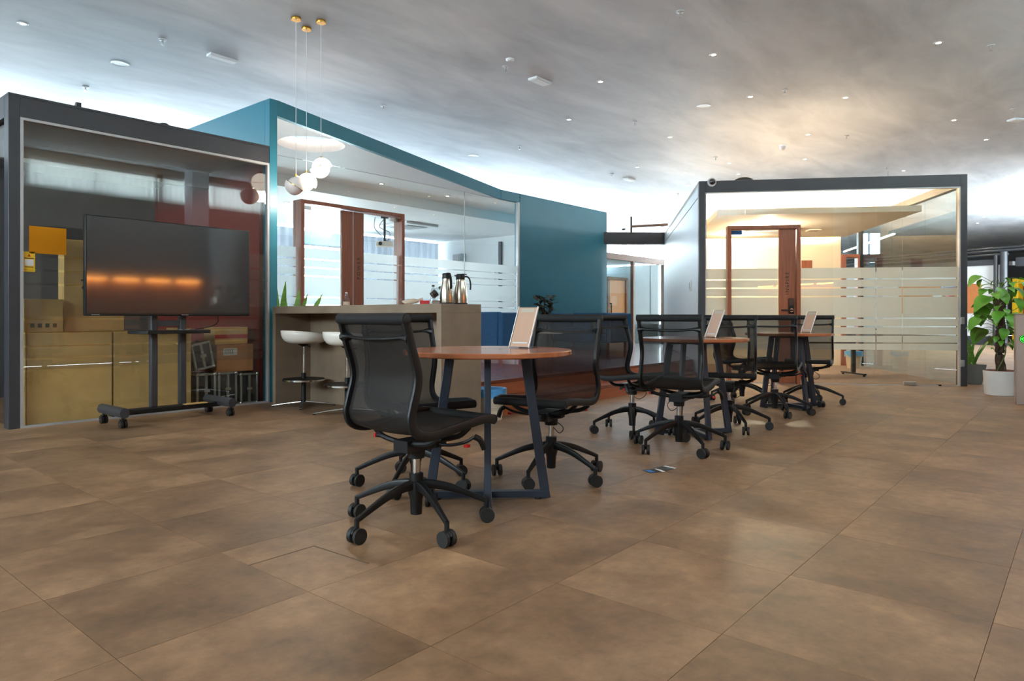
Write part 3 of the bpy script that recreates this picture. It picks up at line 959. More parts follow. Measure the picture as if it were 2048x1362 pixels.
# things fixed on or in the pale cabin
t = thing('dome_camera', 'white dome security camera on the top left corner of the charcoal cabin frame', 'camera', cab(.17, -.02, CH + .0), CR)
MB().cyl((0, .04, -.02), (0, -.02, -.02), .06, n=24).build('housing', M['fixture'], t)
MB().sphere((0, -.045, -.02), .042, 18, 12).build('lens_dome', M['screen'], t)
t = thing('roof_sensor', 'flat black dome lying on the roof of the charcoal cabin frame', 'sensor', cab(.62, .12, CH), CR)
MB().lathe([(.13, 0), (.12, .03), (.07, .055), (1e-5, .06)], 20).build('cover', M['black'], t)
MB().cyl((0, 0, 0), (0, 0, .012), .14, n=20).build('base', M['charcoal'], t)
t = thing('wall_switch', 'small white switch box on the pale cabin side wall', 'switch', cab(-.002, .95, 1.30), CR)
B(-.012, 0, -.1, .1, 0, .16).build('plate', M['fixture'], t, bevel=.004)
B(-.02, -.012, -.04, .05, .03, .13).build('rocker', M['trim_grey'], t, bevel=.003)
t = tag(B(-.095, .095, -.012, 0, 0, .18).build('wall_plaque', M['walnut']), 'small dark brown square plaque on the cream cabin wall', 'plaque')
t.location = cab(2.42, BT - .001, 1.78)
t.rotation_euler = (0, 0, CR)
for k, (s, tt) in enumerate(((1.25, 1.5), (1.05, 2.6))):
    t = thing('cabin_downlight', ['bright downlight in the dropped panel of the warm cabin, right of the door', 'bright downlight in the warm cabin seen through the lettered glass door'][k], 'downlight', cab(s, tt, 2.36))
    MB().lathe([(.035, -.004), (.055, -.004), (.06, .0), (.06, .004), (.035, .004)], 18, closed=True).build('trim_ring', M['fixture'], t)
    MB().cyl((0, 0, -.002), (0, 0, .002), .035).build('lens', M['lens'], t)
    ld = bpy.data.lights.new('cabin_beam', 'POINT')
    ld.energy = 85
    ld.color = (1, .80, .58)
    ld.shadow_soft_size = .05
    lo_ = bpy.data.objects.new('cabin_beam', ld)
    COL.objects.link(lo_)
    lo_.parent = t
    lo_.location = (0, 0, -.10)
t = thing('cabin_cassette', 'square air conditioning cassette in the dropped panel of the warm cabin', 'air conditioner', cab(1.45, 2.35, 2.335), CR)
B(-.4, .4, -.4, .4, 0, .024).build('panel', M['cream_ceil'], t, bevel=.006)
B(-.25, .25, -.25, .25, -.008, 0).build('grille', M['trim_grey'], t)
t = thing('ceiling_vent', 'small square vent in the dropped panel of the warm cabin', 'vent', cab(2.15, 2.3, 2.345), CR)
B(-.1, .1, -.1, .1, 0, .014).build('frame', M['cream_ceil'], t)
B(-.07, .07, -.07, .07, -.004, 0).build('grille', M['walnut'], t)
t = thing('training_table', 'grey folding table with black splayed feet inside the warm cabin', 'table', cab(2.0, 1.3), CR + R(14))
B(-.7, .7, -.3, .3, .71, .735).build('table_top', M['grey_wall'], t, bevel=.004)
for s in (-.5, .5):
    B(s - .03, s + .03, -.02, .02, .05, .71).build('leg', M['charcoal'], t)
    B(s - .025, s + .025, -.3, .3, .035, .06).build('foot_bar', M['black'], t, bevel=.006)
    for q in (-.27, .27):
        MB().cyl((s, q, .0125), (s, q, .04), .02).build('foot', M['black'], t)
B(-.5, .5, -.015, .015, .5, .55).build('modesty_rail', M['charcoal'], t)

# ================================================================== THE GAP: BEAM, PIPES, FAR OFFICE
e0 = Vector((13.1, GV + .05, 0))
e1 = cab(.05, CDP - .1)
bm_ = struct('beam_dark', label='dark beam spanning between the teal cabin and the pale cabin')
MB().bar((e0.x, e0.y, 2.66), (e1.x, e1.y, 2.66), .2, .26).build('beam', M['charcoal'], bm_, smooth=False)
pp = thing('conduit_pipe', 'dark red conduit pipe above the dark beam', 'pipe', (0, 0, 0))
q0, q1 = e0.lerp(e1, .45), e0.lerp(e1, 1.02)
MB().cyl((q0.x, q0.y, 2.93), (q1.x, q1.y, 2.98), .028).build('run', M['brown_frame'], pp)
MB().cyl((q0.x, q0.y, 2.795), (q0.x, q0.y, 3.15), .024).build('riser', M['charcoal'], pp)
OV = 10.35
fo = struct('wall_far_office', label='brown framed glass office seen through the gap')
B(13.0, 19.95, OV, OV + .1, 2.54, 2.71).build('header', M['brown_frame'], fo)
for x in (14.2, 16.05, 17.95, 19.85):
    B(x - .04, x + .04, OV, OV + .1, 0, 2.54).build('post', M['brown_frame'], fo)
for a, b in ((14.24, 16.01), (16.09, 17.91), (17.99, 19.81)):
    B(a, b, OV + .045, OV + .055, .02, 2.54).build('pane', M['glass'], fo, smooth=False)
B(13.0, 19.95, OV + .1, V1, 2.60, 2.68).build('office_ceiling', M['white_paint'], fo, smooth=False)
B(13.0, 19.95, 12.6, 12.7, 0, 2.35).build('low_back_wall', M['pale_blue'], fo, smooth=False)
B(19.6, 19.7, OV + .1, 12.6, 0, 2.55).build('office_end_wall', M['pale_blue'], fo, smooth=False)
d3 = struct('door_3', label='light oak door in a brown frame inside the far office')
B(16.7, 16.8, OV + .12, OV + .3, 0, 2.05).build('jamb', M['brown_frame'], d3)
B(17.72, 17.82, OV + .12, OV + .3, 0, 2.05).build('jamb', M['brown_frame'], d3)
B(16.8, 17.72, OV + .12, OV + .3, 1.97, 2.05).build('head', M['brown_frame'], d3)
B(16.8, 17.72, OV + .18, OV + .23, .01, 1.97).build('door_leaf', M['oak'], d3)
MB().bar((16.9, OV + .13, .95), (16.9, OV + .13, 1.3), .03, .03).bar((16.9, OV + .13, 1.29), (16.9, OV + .18, 1.29), .03, .03).build('handle', M['black'], d3)

# ================================================================== MESH TASK CHAIRS
# side profile: y forward, z up
PROF = crom([(0, -.243, .905), (0, -.212, .80), (0, -.180, .70), (0, -.178, .64), (0, -.200, .56), (0, -.212, .505), (0, -.195, .46), (0, -.145, .435), (0, -.06, .432), (0, .09, .450), (0, .215, .463), (0, .275, .455)], 5)
HWID = 0.204
def rr(w, h, r=0.3):
    """rounded bar section, a across the profile, b sideways"""
    o = []
    k = r * min(w, h)
    for cx, cy_, a0 in ((w / 2 - k, h / 2 - k, 0), (-w / 2 + k, h / 2 - k, 90), (-w / 2 + k, -h / 2 + k, 180), (w / 2 - k, -h / 2 + k, 270)):
        for d in (0, 45, 90):
            o.append((cx + k * math.cos(R(a0 + d)), cy_ + k * math.sin(R(a0 + d))))
    return o
CM = {}
vs = []
for p in PROF:
    for q in range(9):
        s = -1 + q / 4
        sag = 0.010 * (1 - s * s)
        vs.append((s * (HWID - .008), p.y - (sag if p.z > .5 else 0), p.z - (sag if p.z <= .5 else 0)))
n = len(PROF)
CM['sling'] = MB().add(vs, [(i * 9 + q, i * 9 + q + 1, (i + 1) * 9 + q + 1, (i + 1) * 9 + q) for i in range(n - 1) for q in range(8)]).mesh('sling')
CM['rail'] = MB().sweep(PROF, rr(.040, .020), side=(1, 0, 0)).mesh('side_rail')
top = PROF[0]
CM['head'] = MB().cyl((-HWID - .012, top.y, top.z), (HWID + .012, top.y, top.z), .0235, n=18).mesh('head_roll')
CM['cap'] = MB().lathe([(1e-5, 0), (.012, 0), (.022, -.004), (.0235, -.01), (.0235, -.014)], 18).mesh('end_cap')
front = PROF[-1]
CM['front'] = MB().cyl((-HWID - .008, front.y, front.z), (HWID + .008, front.y, front.z), .0215, n=18).mesh('front_roll')
# upper spreader with flared ends, bowed backwards
sp = crom([(-HWID, -.220, .828), (-HWID + .03, -.230, .832), (-.1, -.245, .826), (0, -.249, .824), (.1, -.245, .826), (HWID - .03, -.230, .832), (HWID, -.220, .828)], 5)
scl = [1.0 + 1.9 * max(0, (abs(p.x) - HWID + .06) / .06) ** 2 for p in sp]
CM['spread'] = MB().sweep(sp, [(.008 * math.cos(2 * PI * k / 10), .011 * math.sin(2 * PI * k / 10)) for k in range(10)], scale=scl).mesh('spreader_bar')
CM['under'] = MB().tube(crom([(-HWID, -.06, .415), (-.15, -.06, .385), (-.05, -.06, .372), (.05, -.06, .372), (.15, -.06, .385), (HWID, -.06, .415)], 5), .012, 8).mesh('seat_brace')
CM['under2'] = MB().tube(crom([(-HWID, .12, .438), (-.15, .11, .395), (-.05, .10, .375), (.05, .10, .375), (.15, .11, .395), (HWID, .12, .438)], 5), .012, 8).mesh('seat_brace')
mm = MB().box(-.045, .045, -.09, .14, .335, .385).box(-.03, .03, .12, .2, .35, .38).cyl((0, 0, .30), (0, 0, .34), .036, .04)
mm.bar((-.09, .05, .36), (.09, .05, .36), .03, .022)
CM['mech'] = mm.mesh('mechanism')
CM['lever'] = MB().tube(crom([(.04, .05, .365), (.13, .06, .36), (.2, .09, .375), (.235, .12, .40)], 5), .007, 8).tube(crom([(.235, .12, .40), (.25, .14, .385), (.255, .16, .345)], 4), .013, 8).mesh('lever')
CM['lever2'] = MB().tube(crom([(-.04, .0, .365), (-.10, -.03, .37), (-.15, -.06, .385)], 5), .005, 8).tube([(-.15, -.06, .385), (-.175, -.075, .388)], .009, 8).mesh('lever')
CM['tagr'] = MB().box(.205, .225, .085, .105, .356, .368).mesh('red_tag')
CM['tagl'] = MB().box(-.188, -.174, -.084, -.068, .380, .396).mesh('red_tag')
CM['cable'] = MB().tube(crom([(-.04, .08, .35), (-.1, .06, .30), (-.06, .02, .26), (-.01, .0, .29)], 6), .0025, 5).mesh('cable')
CM['lift'] = MB().cyl((0, 0, .2), (0, 0, .32), .0165, n=16).mesh('gas_lift')
CM['col'] = MB().lathe([(.025, .055), (.028, .12), (.036, .15), (.036, .195), (.031, .2), (.031, .232), (.018, .236)], 20).mesh('column_sleeve')
RB = .317
arm = crom([(.015, 0, .182), (.07, 0, .180), (.15, 0, .162), (.23, 0, .130), (RB - .006, 0, .094)], 5)
CM['arm'] = MB().sweep(arm, rr(.036, .027), side=(0, 1, 0), scale=[1.25 - .65 * i / (len(arm) - 1) for i in range(len(arm))]).cyl((RB - .004, 0, .100), (RB - .004, 0, .062), .0105, n=12).mesh('base_arm')
cw = MB()
for s in (-1, 1):
    cw.lathe([(1e-5, 0), (.020, 0), (.030, .003), (.0325, .008), (.0325, .020), (1e-5, .020)], 20)
    vv = cw.v[-20 * 6:]
    cw.v[-20 * 6:] = [(x, s * (.006 + z), y) for (x, y, z) in vv]
CM['wheels'] = cw.mesh('caster')
CM['stem'] = MB().cyl((0, 0, .0), (0, 0, .035), .006, n=10).sweep(crom([(-.026, 0, .012), (-.015, 0, .026), (.006, 0, .03), (.022, 0, .02)], 4), rr(.005, .012), side=(0, 1, 0)).mesh('fork')
MATS = {'sling': M['net'], 'rail': M['black'], 'head': M['black_fabric'], 'cap': M['black_soft'], 'front': M['black_fabric'], 'spread': M['black'], 'under': M['black'], 'under2': M['black'],
        'mech': M['black'], 'lever': M['black'], 'lever2': M['black'], 'tagr': M['red'], 'tagl': M['red'], 'cable': M['black'], 'lift': M['chrome'], 'col': M['black'], 'arm': M['black'], 'wheels': M['black_soft'], 'stem': M['black']}
for k, me in CM.items():
    me.materials.append(MATS[k])
def chair(X, Y, face, phase, label, seed=0):
    """X, Y metres from the camera; face and phase are camera-space angles"""
    rz = A(face) - PI / 2
    c = thing('task_chair', label, 'chair', W(X, Y), rz, 'black mesh task chairs')
    put('sling', CM['sling'], None, c)
    for s in (-1, 1):
        put('side_rail', CM['rail'], None, c, (s * HWID, 0, 0))
    h = put('head_roll', CM['head'], None, c)
    for s in (-1, 1):
        put('end_cap', CM['cap'], None, h, (s * (HWID + .015), top.y, top.z), (0, s * PI / 2, 0))
    put('spreader_bar', CM['spread'], None, c)
    put('front_roll', CM['front'], None, c)
    put('seat_brace', CM['under'], None, c)
    put('seat_brace', CM['under2'], None, c)
    me_ = put('mechanism', CM['mech'], None, c)
    l = put('lever', CM['lever'], None, c)
    put('red_tag', CM['tagr'], None, l)
    l = put('lever', CM['lever2'], None, c)
    put('red_tag', CM['tagl'], None, l)
    put('cable', CM['cable'], None, me_)
    put('gas_lift', CM['lift'], None, c)
    put('column_sleeve', CM['col'], None, c)
    rnd = random.Random(seed)
    for k in range(5):
        an = A(phase + 72 * k) - rz
        put('base_arm', CM['arm'], None, c, (0, 0, 0), an)
        w = put('caster', CM['wheels'], None, c, ((RB - .004) * math.cos(an), (RB - .004) * math.sin(an), .0325), rnd.uniform(0, 6.28))
        put('fork', CM['stem'], None, w)
    return c
chair(-.418, 3.013, 50, 12.5, 'nearest black mesh task chair, its back to the camera, left of the front round table', 1)
chair(-.525, 3.757, -57, 42, 'black mesh task chair tucked behind the nearest chair, between the counter and the front table', 2)
chair(.223, 3.928, 242, 28, 'black mesh task chair at the right rear of the front round table, facing left', 3)
chair(.95, 5.45, -48, 46, 'black mesh task chair on the platform side of the middle round table, facing right', 4)
chair(1.15, 4.75, 60, 69, 'black mesh task chair seen from behind in front of the middle round table', 5)
chair(1.77, 5.63, 250, 60, 'black mesh task chair behind the right side of the middle round table', 6)
chair(2.48, 7.44, -42, 17, 'black mesh task chair at the left of the farthest round table, facing right', 7)
chair(2.47, 6.48, 62, 53, 'black mesh task chair seen from behind in front of the farthest round table', 8)
chair(3.13, 7.25, 241, 50, 'black mesh task chair at the right of the farthest round table', 9)

# ================================================================== ROUND TABLES
TM = {}
TM['top'] = MB().lathe([(1e-5, .725), (.415, .725), (.42, .729), (.42, .746), (.416, .75), (1e-5, .75)], 72).mesh('table_top')
ra, rb_ = .19, .292
TM['leg'] = MB().bar((ra, 0, .70), (rb_, 0, .006), .032, .046, up=(1, 0, 0)).mesh('leg')
TM['frame'] = MB().box(-ra - .02, ra + .02, -.016, .016, .70, .725).mesh('top_bar')
TM['foot'] = MB().box(-rb_, rb_, -.02, .02, .012, .042).mesh('base_bar')
TM['lev'] = MB().cyl((0, 0, 0), (0, 0, .014), .016, n=12).mesh('leveller')
for k, me in TM.items():
    me.materials.append(M['table_wood'] if k == 'top' else M['black_soft'] if k == 'lev' else M['leg_steel'])
def table(X, Y, rot, label):
    t = thing('round_table', label, 'table', W(X, Y), A(rot), 'round cafe tables')
    put('table_top', TM['top'], None, t)
    for k in range(4):
        an = k * PI / 2
        put('leg', TM['leg'], None, t, (0, 0, 0), an, bevel=.003)
        put('leveller', TM['lev'], None, t, ((rb_ - .04) * math.cos(an), (rb_ - .04) * math.sin(an), 0))
    for k in range(2):
        put('top_bar', TM['frame'], None, t, (0, 0, -.0005 * k), k * PI / 2)
        put('base_bar', TM['foot'], None, t, (0, 0, -.0005 * k), k * PI / 2)
    return t
table(-.122, 3.46, 2, 'nearest round cherry wood table with dark steel legs')
table(1.41, 5.37, 8, 'middle round cherry wood table with dark steel legs')
table(2.79, 6.96, 12, 'farthest round cherry wood table in front of the lettered walnut door')
def card(X, Y, normal, label, rough_w=.12):
    t = thing('sign_holder', label, 'sign holder', W(X, Y, .7502), A(normal) + PI / 2, 'acrylic table signs')
    # local -Y is the face; the sheet leans back towards +Y
    h, ln = .213, .095
    w = rough_w / 2
    def slab(z0, z1, x0, x1, off, th):
        m = MB()
        d = Vector((0, ln, h)).normalized()
        nrm = Vector((0, -h, ln)).normalized()
        L_ = math.hypot(ln, h)
        a = [d * (z0 * L_) + nrm * off, d * (z1 * L_) + nrm * off]
        vs = []
        for q in (0, th):
            for (p, x) in ((a[0], x0), (a[0], x1), (a[1], x1), (a[1], x0)):
                vs.append((x + p.x, p.y + nrm.y * q, .004 + p.z + nrm.z * q))
        return m.add(vs, [(0, 1, 2, 3), (4, 5, 6, 7), (0, 1, 5, 4), (1, 2, 6, 5), (2, 3, 7, 6), (3, 0, 4, 7)])
    slab(0, 1, -w, w, .001, .002).build('front_sheet', M['acrylic'], t, smooth=False)
    slab(0, 1, -w, w, -.004, .002).build('back_sheet', M['acrylic'], t, smooth=False)
    slab(.02, .98, -w + .004, w - .004, -.0015, .001).build('printed_card', M['peach'], t, smooth=False)
    slab(.86, .95, -w + .02, w - .02, -.0004, .0006).build('title_band', M['bin'], t, smooth=False)
    slab(.10, .13, -w + .015, w - .015, -.0004, .0006).build('footer_line', M['paper'], t, smooth=False)
    for s in (-1, 1):
        slab(0, 1, s * w - .002, s * w + .002, -.005, .009).build('clear_edge', M['paper'], t, smooth=False)
    B(-w, w, 0, .11, 0, .003).build('base_sheet', M['acrylic'], t, smooth=False)
card(.035, 3.58, 236, 'slanted acrylic sign holder on the nearest round table')
card(1.555, 5.42, 205, 'slanted acrylic sign holder on the middle round table')
card(2.97, 6.98, 205, 'slanted acrylic sign holder on the farthest round table')

# ================================================================== COUNTER, STOOLS AND WHAT STANDS ON THE COUNTER
KU0, KU1, KV0, KV1, KH = 3.92, 4.40, 4.04, 6.56, 1.02
k = thing('bar_counter', 'grey concrete-look bar counter with waterfall ends beside the teal post', 'counter', (KU0, KV0, 0))
DU, DV = KU1 - KU0, KV1 - KV0
B(0, DU, 0, DV, KH - .075, KH).build('counter_top', M['concrete'], k, bevel=.003)
B(0, DU, 0, .055, 0, KH - .075).build('end_panel', M['concrete'], k, bevel=.003)
B(0, DU, DV - .055, DV, 0, KH - .075).build('end_panel', M['concrete'], k, bevel=.003)
B(.42, .455, .055, DV - .055, 0, KH - .075).build('front_panel', M['concrete'], k)
def stool(p, face, label):
    t = thing('bar_stool', label, 'stool', (p.x, p.y, 0), face, 'white shell bar stools')
    # shell: +Y is the open front; a low rim rises behind
    n_, m_ = 36, 8
    vs = []
    for i in range(n_):
        an = 2 * PI * i / n_
        fw = 0.5 + 0.5 * math.sin(an)          # 1 at the front
        rad = .205 + .02 * fw
        ztop = .775 - .055 * fw ** 1.3
        for j in range(m_ + 1):
            q = j / m_
            r_ = rad * math.sin(q * PI / 2) ** .8
            zz = .648 + (ztop - .648) * q ** 3
            vs.append((r_ * math.cos(an), r_ * math.sin(an) * 1.05, zz))
    fs = [(i * (m_ + 1) + j, ((i + 1) % n_) * (m_ + 1) + j, ((i + 1) % n_) * (m_ + 1) + j + 1, i * (m_ + 1) + j + 1) for i in range(n_) for j in range(m_)]
    sh = MB().add(vs, fs).build('shell', M['white_gloss'], t)
    sd = sh.modifiers.new('wall', 'SOLIDIFY')
    sd.thickness = .012
    sd.offset = 1
    MB().lathe([(.06, .636), (.05, .625), (.022, .61)], 20).build('seat_plate', M['black'], t)
    MB().tube([(.02, 0, .625), (.14, -.02, .615)], .006).build('lever', M['black'], t)
    MB().cyl((0, 0, .33), (0, 0, .62), .0125, n=14).build('gas_lift', M['chrome'], t)
    MB().cyl((0, 0, .04), (0, 0, .34), .024, n=18).build('column', M['black'], t)
    fr = MB().lathe([(.19, .262), (.215, .262), (.215, .278), (.19, .278)], 40, closed=True)
    f = fr.build('foot_ring', M['chrome'], t)
    MB().lathe([(.025, .276), (.205, .280), (.205, .283), (.025, .283)], 32, closed=True).build('foot_plate', M['black'], f)
    for q in range(4):
        an = q * PI / 2 + PI / 4 + .1
        d = Vector((math.cos(an), math.sin(an), 0))
        MB().sweep([d * .02 + Vector((0, 0, .045)), d * .16 + Vector((0, 0, .032)), d * .31 + Vector((0, 0, .012))], rr(.02, .045), scale=[1.2, .9, .55]).build('base_foot', M['chrome'], t)
        MB().cyl(d * .30, d * .30 + Vector((0, 0, .01)), .014, n=12).build('glide', M['black'], t)
    return t
stool(at(616, 811) - Vector((.05, 0, 0)), 0 - PI / 2, 'white shell bar stool under the counter beside the teal post')
stool(at(703, 826) - Vector((.05, 0, 0)), 0.1 - PI / 2, 'white shell bar stool half hidden behind the nearest task chair')
def flask(X, Y, rz, label):
    p = W(X, Y, KH + .0005)
    t = thing('vacuum_flask', label, 'flask', p, rz, 'steel vacuum flasks')
    MB().lathe([(.058, 0), (.062, .003), (.062, .012)], 28).build('base_ring', M['black_soft'], t)
    MB().lathe([(.060, .012), (.0605, .05), (.058, .10), (.050, .15), (.042, .19), (.038, .212), (.038, .216)], 32).build('body', M['steel'], t)
    MB().lathe([(.039, .214), (.039, .25), (.036, .258), (.03, .262), (1e-5, .263)], 24).build('lid', M['black'], t)
    MB().sweep([(-.02, 0, .258), (.03, 0, .262), (.055, 0, .258)], rr(.008, .022), side=(0, 1, 0)).build('thumb_lever', M['black'], t)
    MB().sweep(crom([(.034, 0, .24), (.06, 0, .238), (.08, 0, .215), (.088, 0, .17), (.086, 0, .125)], 5), rr(.014, .02), side=(0, 1, 0)).build('handle', M['black'], t)
    MB().bar((-.036, 0, .245), (-.05, 0, .252), .02, .012).build('spout', M['black'], t)
flask(-.555, 5.86, A(-60), 'steel vacuum flask at the left of the pair on the counter end')
flask(-.447, 5.98, A(0), 'steel vacuum flask at the right of the pair on the counter end')
p = W(-.76, 6.02, KH + .0005)
t = thing('red_carton', 'small red carton on the counter beside the flasks', 'carton', p, A(4))
B(-.042, .042, -.035, .035, 0, .034).build('box', M['red'], t, bevel=.002)
B(-.03, .03, -.037, -.035, .008, .026).build('side_label', M['red'], t)
p = W(-.655, 6.06, KH + .0005)
t = thing('tea_carton', 'small mauve carton on the counter behind the left flask', 'carton', p, A(4))
B(-.045, .045, -.04, .04, 0, .036).build('box', M['gate'], t, bevel=.002)
B(-.045, .045, -.0415, -.04, .026, .033).build('side_label', M['brown_frame'], t)
p = W(-.665, 5.97, KH + .04)
t = thing('coffee_jar', 'tilted clear jar of coffee lying across the cartons on the counter', 'jar', p, A(30))
t.rotation_euler = (0, R(52), A(30))
t.location = W(-.70, 6.03, KH + .075)
MB().lathe([(.03, 0), (.034, .006), (.034, .07), (.024, .09), (.02, .1)], 20).build('jar_body', M['glass_bottle'], t)
MB().lathe([(.031, .004), (.031, .05), (1e-5, .052)], 18).build('coffee', M['coffee'], t)
MB().cyl((0, 0, .1), (0, 0, .115), .022).build('lid', M['black_soft'], t)
p = W(-.70, 6.13, KH + .0005)
t = thing('water_bottle', 'clear plastic bottle with a dark cap behind the cartons on the counter', 'bottle', p)
BOT = [(.024, 0), (.028, .004), (.028, .06), (.026, .066), (.028, .072), (.028, .105), (.018, .135), (.011, .15), (.011, .16)]
MB().lathe(BOT, 20).build('body', M['glass_bottle'], t)
MB().cyl((0, 0, .158), (0, 0, .174), .013).build('cap', M['black_soft'], t)
MB().lathe([(.0285, .068), (.0285, .1)], 20).build('wrap_label', M['paper'], t)
p = W(-.89, 6.05, KH + .0005)
t = thing('bread_bag', 'crumpled cream plastic bag of bread on the counter', 'bag', p, A(0))
mb = MB().sphere((0, 0, .022), .045, 18, 10, .5)
mb.v = [(x * 1.5 + .008 * math.sin(9 * y * 20 + x * 30), y * 1.0, max(0, z + .006 * math.sin(x * 70) + .004 * math.cos(y * 90))) for x, y, z in mb.v]
mb.build('bag_body', M['wrap'], t)
MB().sweep(crom([(.05, 0, .03), (.085, .0, .045), (.105, .005, .05)], 3), rr(.02, .035), side=(0, 1, 0), scale=[1, .8, .9, .9, .9, 1.1, 1.2]).build('bag_neck', M['wrap'], t)
p = at(691, 606, KH)
p = W(-1.68, 7.0, KH + .0005)
t = thing('small_bottle', 'small clear bottle standing alone on the counter', 'bottle', p)
MB().lathe([(.028, 0), (.034, .004), (.034, .055), (.02, .08), (.014, .085), (.016, .1), (.018, .115), (.01, .13)], 20).build('body', M['glass_bottle'], t)
MB().lathe([(.0345, .012), (.0345, .045)], 20).build('wrap_label', M['wrap'], t)
MB().cyl((0, 0, .128), (0, 0, .14), .012).build('cap', M['paper'], t)

# ================================================================== WASTE BINS
def bin_(p, label, h=.29, r0=.105, r1=.14):
    t = thing('waste_bin', label, 'bin', (p.x, p.y, p.z))
    MB().lathe([(r0, 0), (r1 - .004, h - .02), (r1, h - .015), (r1, h), (r1 - .008, h), (r1 - .014, h - .02), (r0 - .01, .008)], 32).build('bucket', M['bin'], t)
    for q in range(1, 6):
        rq = r0 + (r1 - r0) * q / 7 + .0015
        MB().lathe([(rq - .003, h * q / 7 - .003), (rq + .0012, h * q / 7), (rq - .002, h * q / 7 + .003)], 32, closed=True).build('ridge', M['bin'], t)
    n_ = 48
    vs = []
    for i in range(n_):
        an = 2 * PI * i / n_
        lo = h - .05 - .03 * abs(math.sin(an * 2.5)) - .012 * math.sin(7 * an)
        for (dr, z) in ((.006, lo), (.008, h - .01), (.006, h + .008), (-.016, h + .006), (-.03, h - .06)):
            vs.append(((r1 + dr + .002 * math.sin(11 * an)) * math.cos(an), (r1 + dr + .002 * math.sin(11 * an)) * math.sin(an), z))
    MB().add(vs, [(i * 5 + j, ((i + 1) % n_) * 5 + j, ((i + 1) % n_) * 5 + j + 1, i * 5 + j + 1) for i in range(n_) for j in range(4)]).build('liner', M['liner'], t)
bin_(W(-.195, 6.15), 'beige waste bin with a blue liner beside the counter end', .27)
q = cab(3.0, 2.95, .0125)
bin_(q, 'beige waste bin with a blue liner inside the warm lit cabin')

# ================================================================== TELEVISION ON ITS TROLLEY
t = thing('television_trolley', 'large dark flat television on a black wheeled trolley in front of the dark cabin', 'television', (2.74, 6.2, 0))
sc_ = B(-.705, .705, -.03, .02, .92, 1.735).build('screen_body', M['black'], t, bevel=.006)
B(-.695, .695, -.033, -.0301, .94, 1.727).build('screen', M['screen'], sc_)
B(-.66, -.6, -.0335, -.0305, .927, .932).build('logo_mark', M['trim_grey'], sc_)
B(.06, .12, -.0335, -.0305, .927, .932).build('logo_mark', M['trim_grey'], sc_)
B(-.3, .3, .02, .07, 1.1, 1.5).build('mount_plate', M['black'], t)
for x in (-.125, .125):
    B(x - .03, x + .03, .075, .135, .12, 1.45).build('pole', M['charcoal'], t, bevel=.012)
B(-.125, .125, .09, .12, .83, .88).build('cross_brace', M['charcoal'], t)
MB().prism([(-.27, -.14), (.27, -.14), (.34, .02), (.34, .1), (-.34, .1), (-.34, .02)], .765, .795).build('shelf', M['black'], t, bevel=.004)
for q in (.02, .07):
    B(q, q + .02, -.1, -.06, .796, .8).build('shelf_slot', M['trim_grey'], t)
B(-.47, .47, .06, .16, .075, .12).build('base_beam', M['black'], t, bevel=.008)
for x in (-.46, .46):
    MB().sweep([(x, -.17, .125), (x, .32, .125)], rr(.085, .075, .48), side=(1, 0, 0)).build('base_leg', M['charcoal'], t)
    for y in (-.13, .28):
        w = MB()
        for s in (-.016, .016):
            w.cyl((x + s - .009, y, .034), (x + s + .009, y, .034), .034, n=20)
        cst = w.build('caster', M['black_soft'], t)
        MB().cyl((x, y, .05), (x, y, .086), .012).bar((x, y - .03, .068), (x, y + .02, .068), .036, .012).build('fork', M['black'], cst)
        MB().cyl((x - .027, y, .034), (x + .027, y, .034), .008, n=10).build('axle', M['chrome'], cst)
MB().tube(crom([(.42, .03, .93), (.43, .05, .86), (.36, .06, .82), (.22, .05, .80)], 6), .004, 6).build('cable', M['black'], t)
B(.12, .32, .02, .09, .121, .128).build('base_note', M['board'], t)

# ================================================================== GOODS STORED IN THE DARK CABIN, NOTICES ON ITS GLASS
def carton(x0, x1, y0, y1, z0, z1, m, label, flap=True, tape=None):
    c = thing('carton_box', label, 'carton', ((x0 + x1) / 2, (y0 + y1) / 2, z0))
    a, b, h = (x1 - x0) / 2, (y1 - y0) / 2, z1 - z0
    B(-a, a, -b, b, 0, h).build('body', m, c, bevel=.004)
    if flap:
        B(-a, a, -b + .002, -.003, h, h + .004).build('flap', m, c)
        B(-a, a, .003, b - .002, h, h + .004).build('flap', m, c)
    if tape:
        B(-.025, .025, -b - .0015, b + .0015, h + .004, h + .0048).build('tape', tape, c)
    return c
c1 = carton(1.80, 2.455, 6.78, 7.3, .001, .775, M['carton'], 'large tan carton against the cabin glass under the orange sheet', True, M['board'])
c2 = carton(2.47, 3.10, 6.78, 7.3, .001, .775, M['carton'], 'large tan carton against the cabin glass behind the television trolley', True, M['board'])
B(-.3, .3, -.2615, -.26, .66, .664).build('crease', M['carton_brown'], c1)
t = tag(B(3.115, 3.16, 6.76, 7.2, .001, .80).build('plywood_board', M['board'], bevel=.002), 'pale plywood board standing on edge beside the tan cartons', 'board')
c3 = carton(1.80, 2.09, 6.85, 7.2, .781, 1.06, M['carton'], 'tan carton with handling symbols stacked on the left tan carton', True)
for q in range(4):
    B(-.1 + q * .055, -.07 + q * .055, -.1765, -.175, .04, .075).build('handling_mark', M['text_dark'], c3)
c4 = carton(2.125, 2.62, 6.95, 7.1, .781, 1.60, M['carton'], 'tall flat carton marked 7 standing behind the television', False)
lettering('7', .12, M['text_dark'], c4, Matrix.Translation((-.12, -.0762, .42)) @ Matrix(((1, 0, 0, 0), (0, 0, -1, 0), (0, 1, 0, 0), (0, 0, 0, 1))))
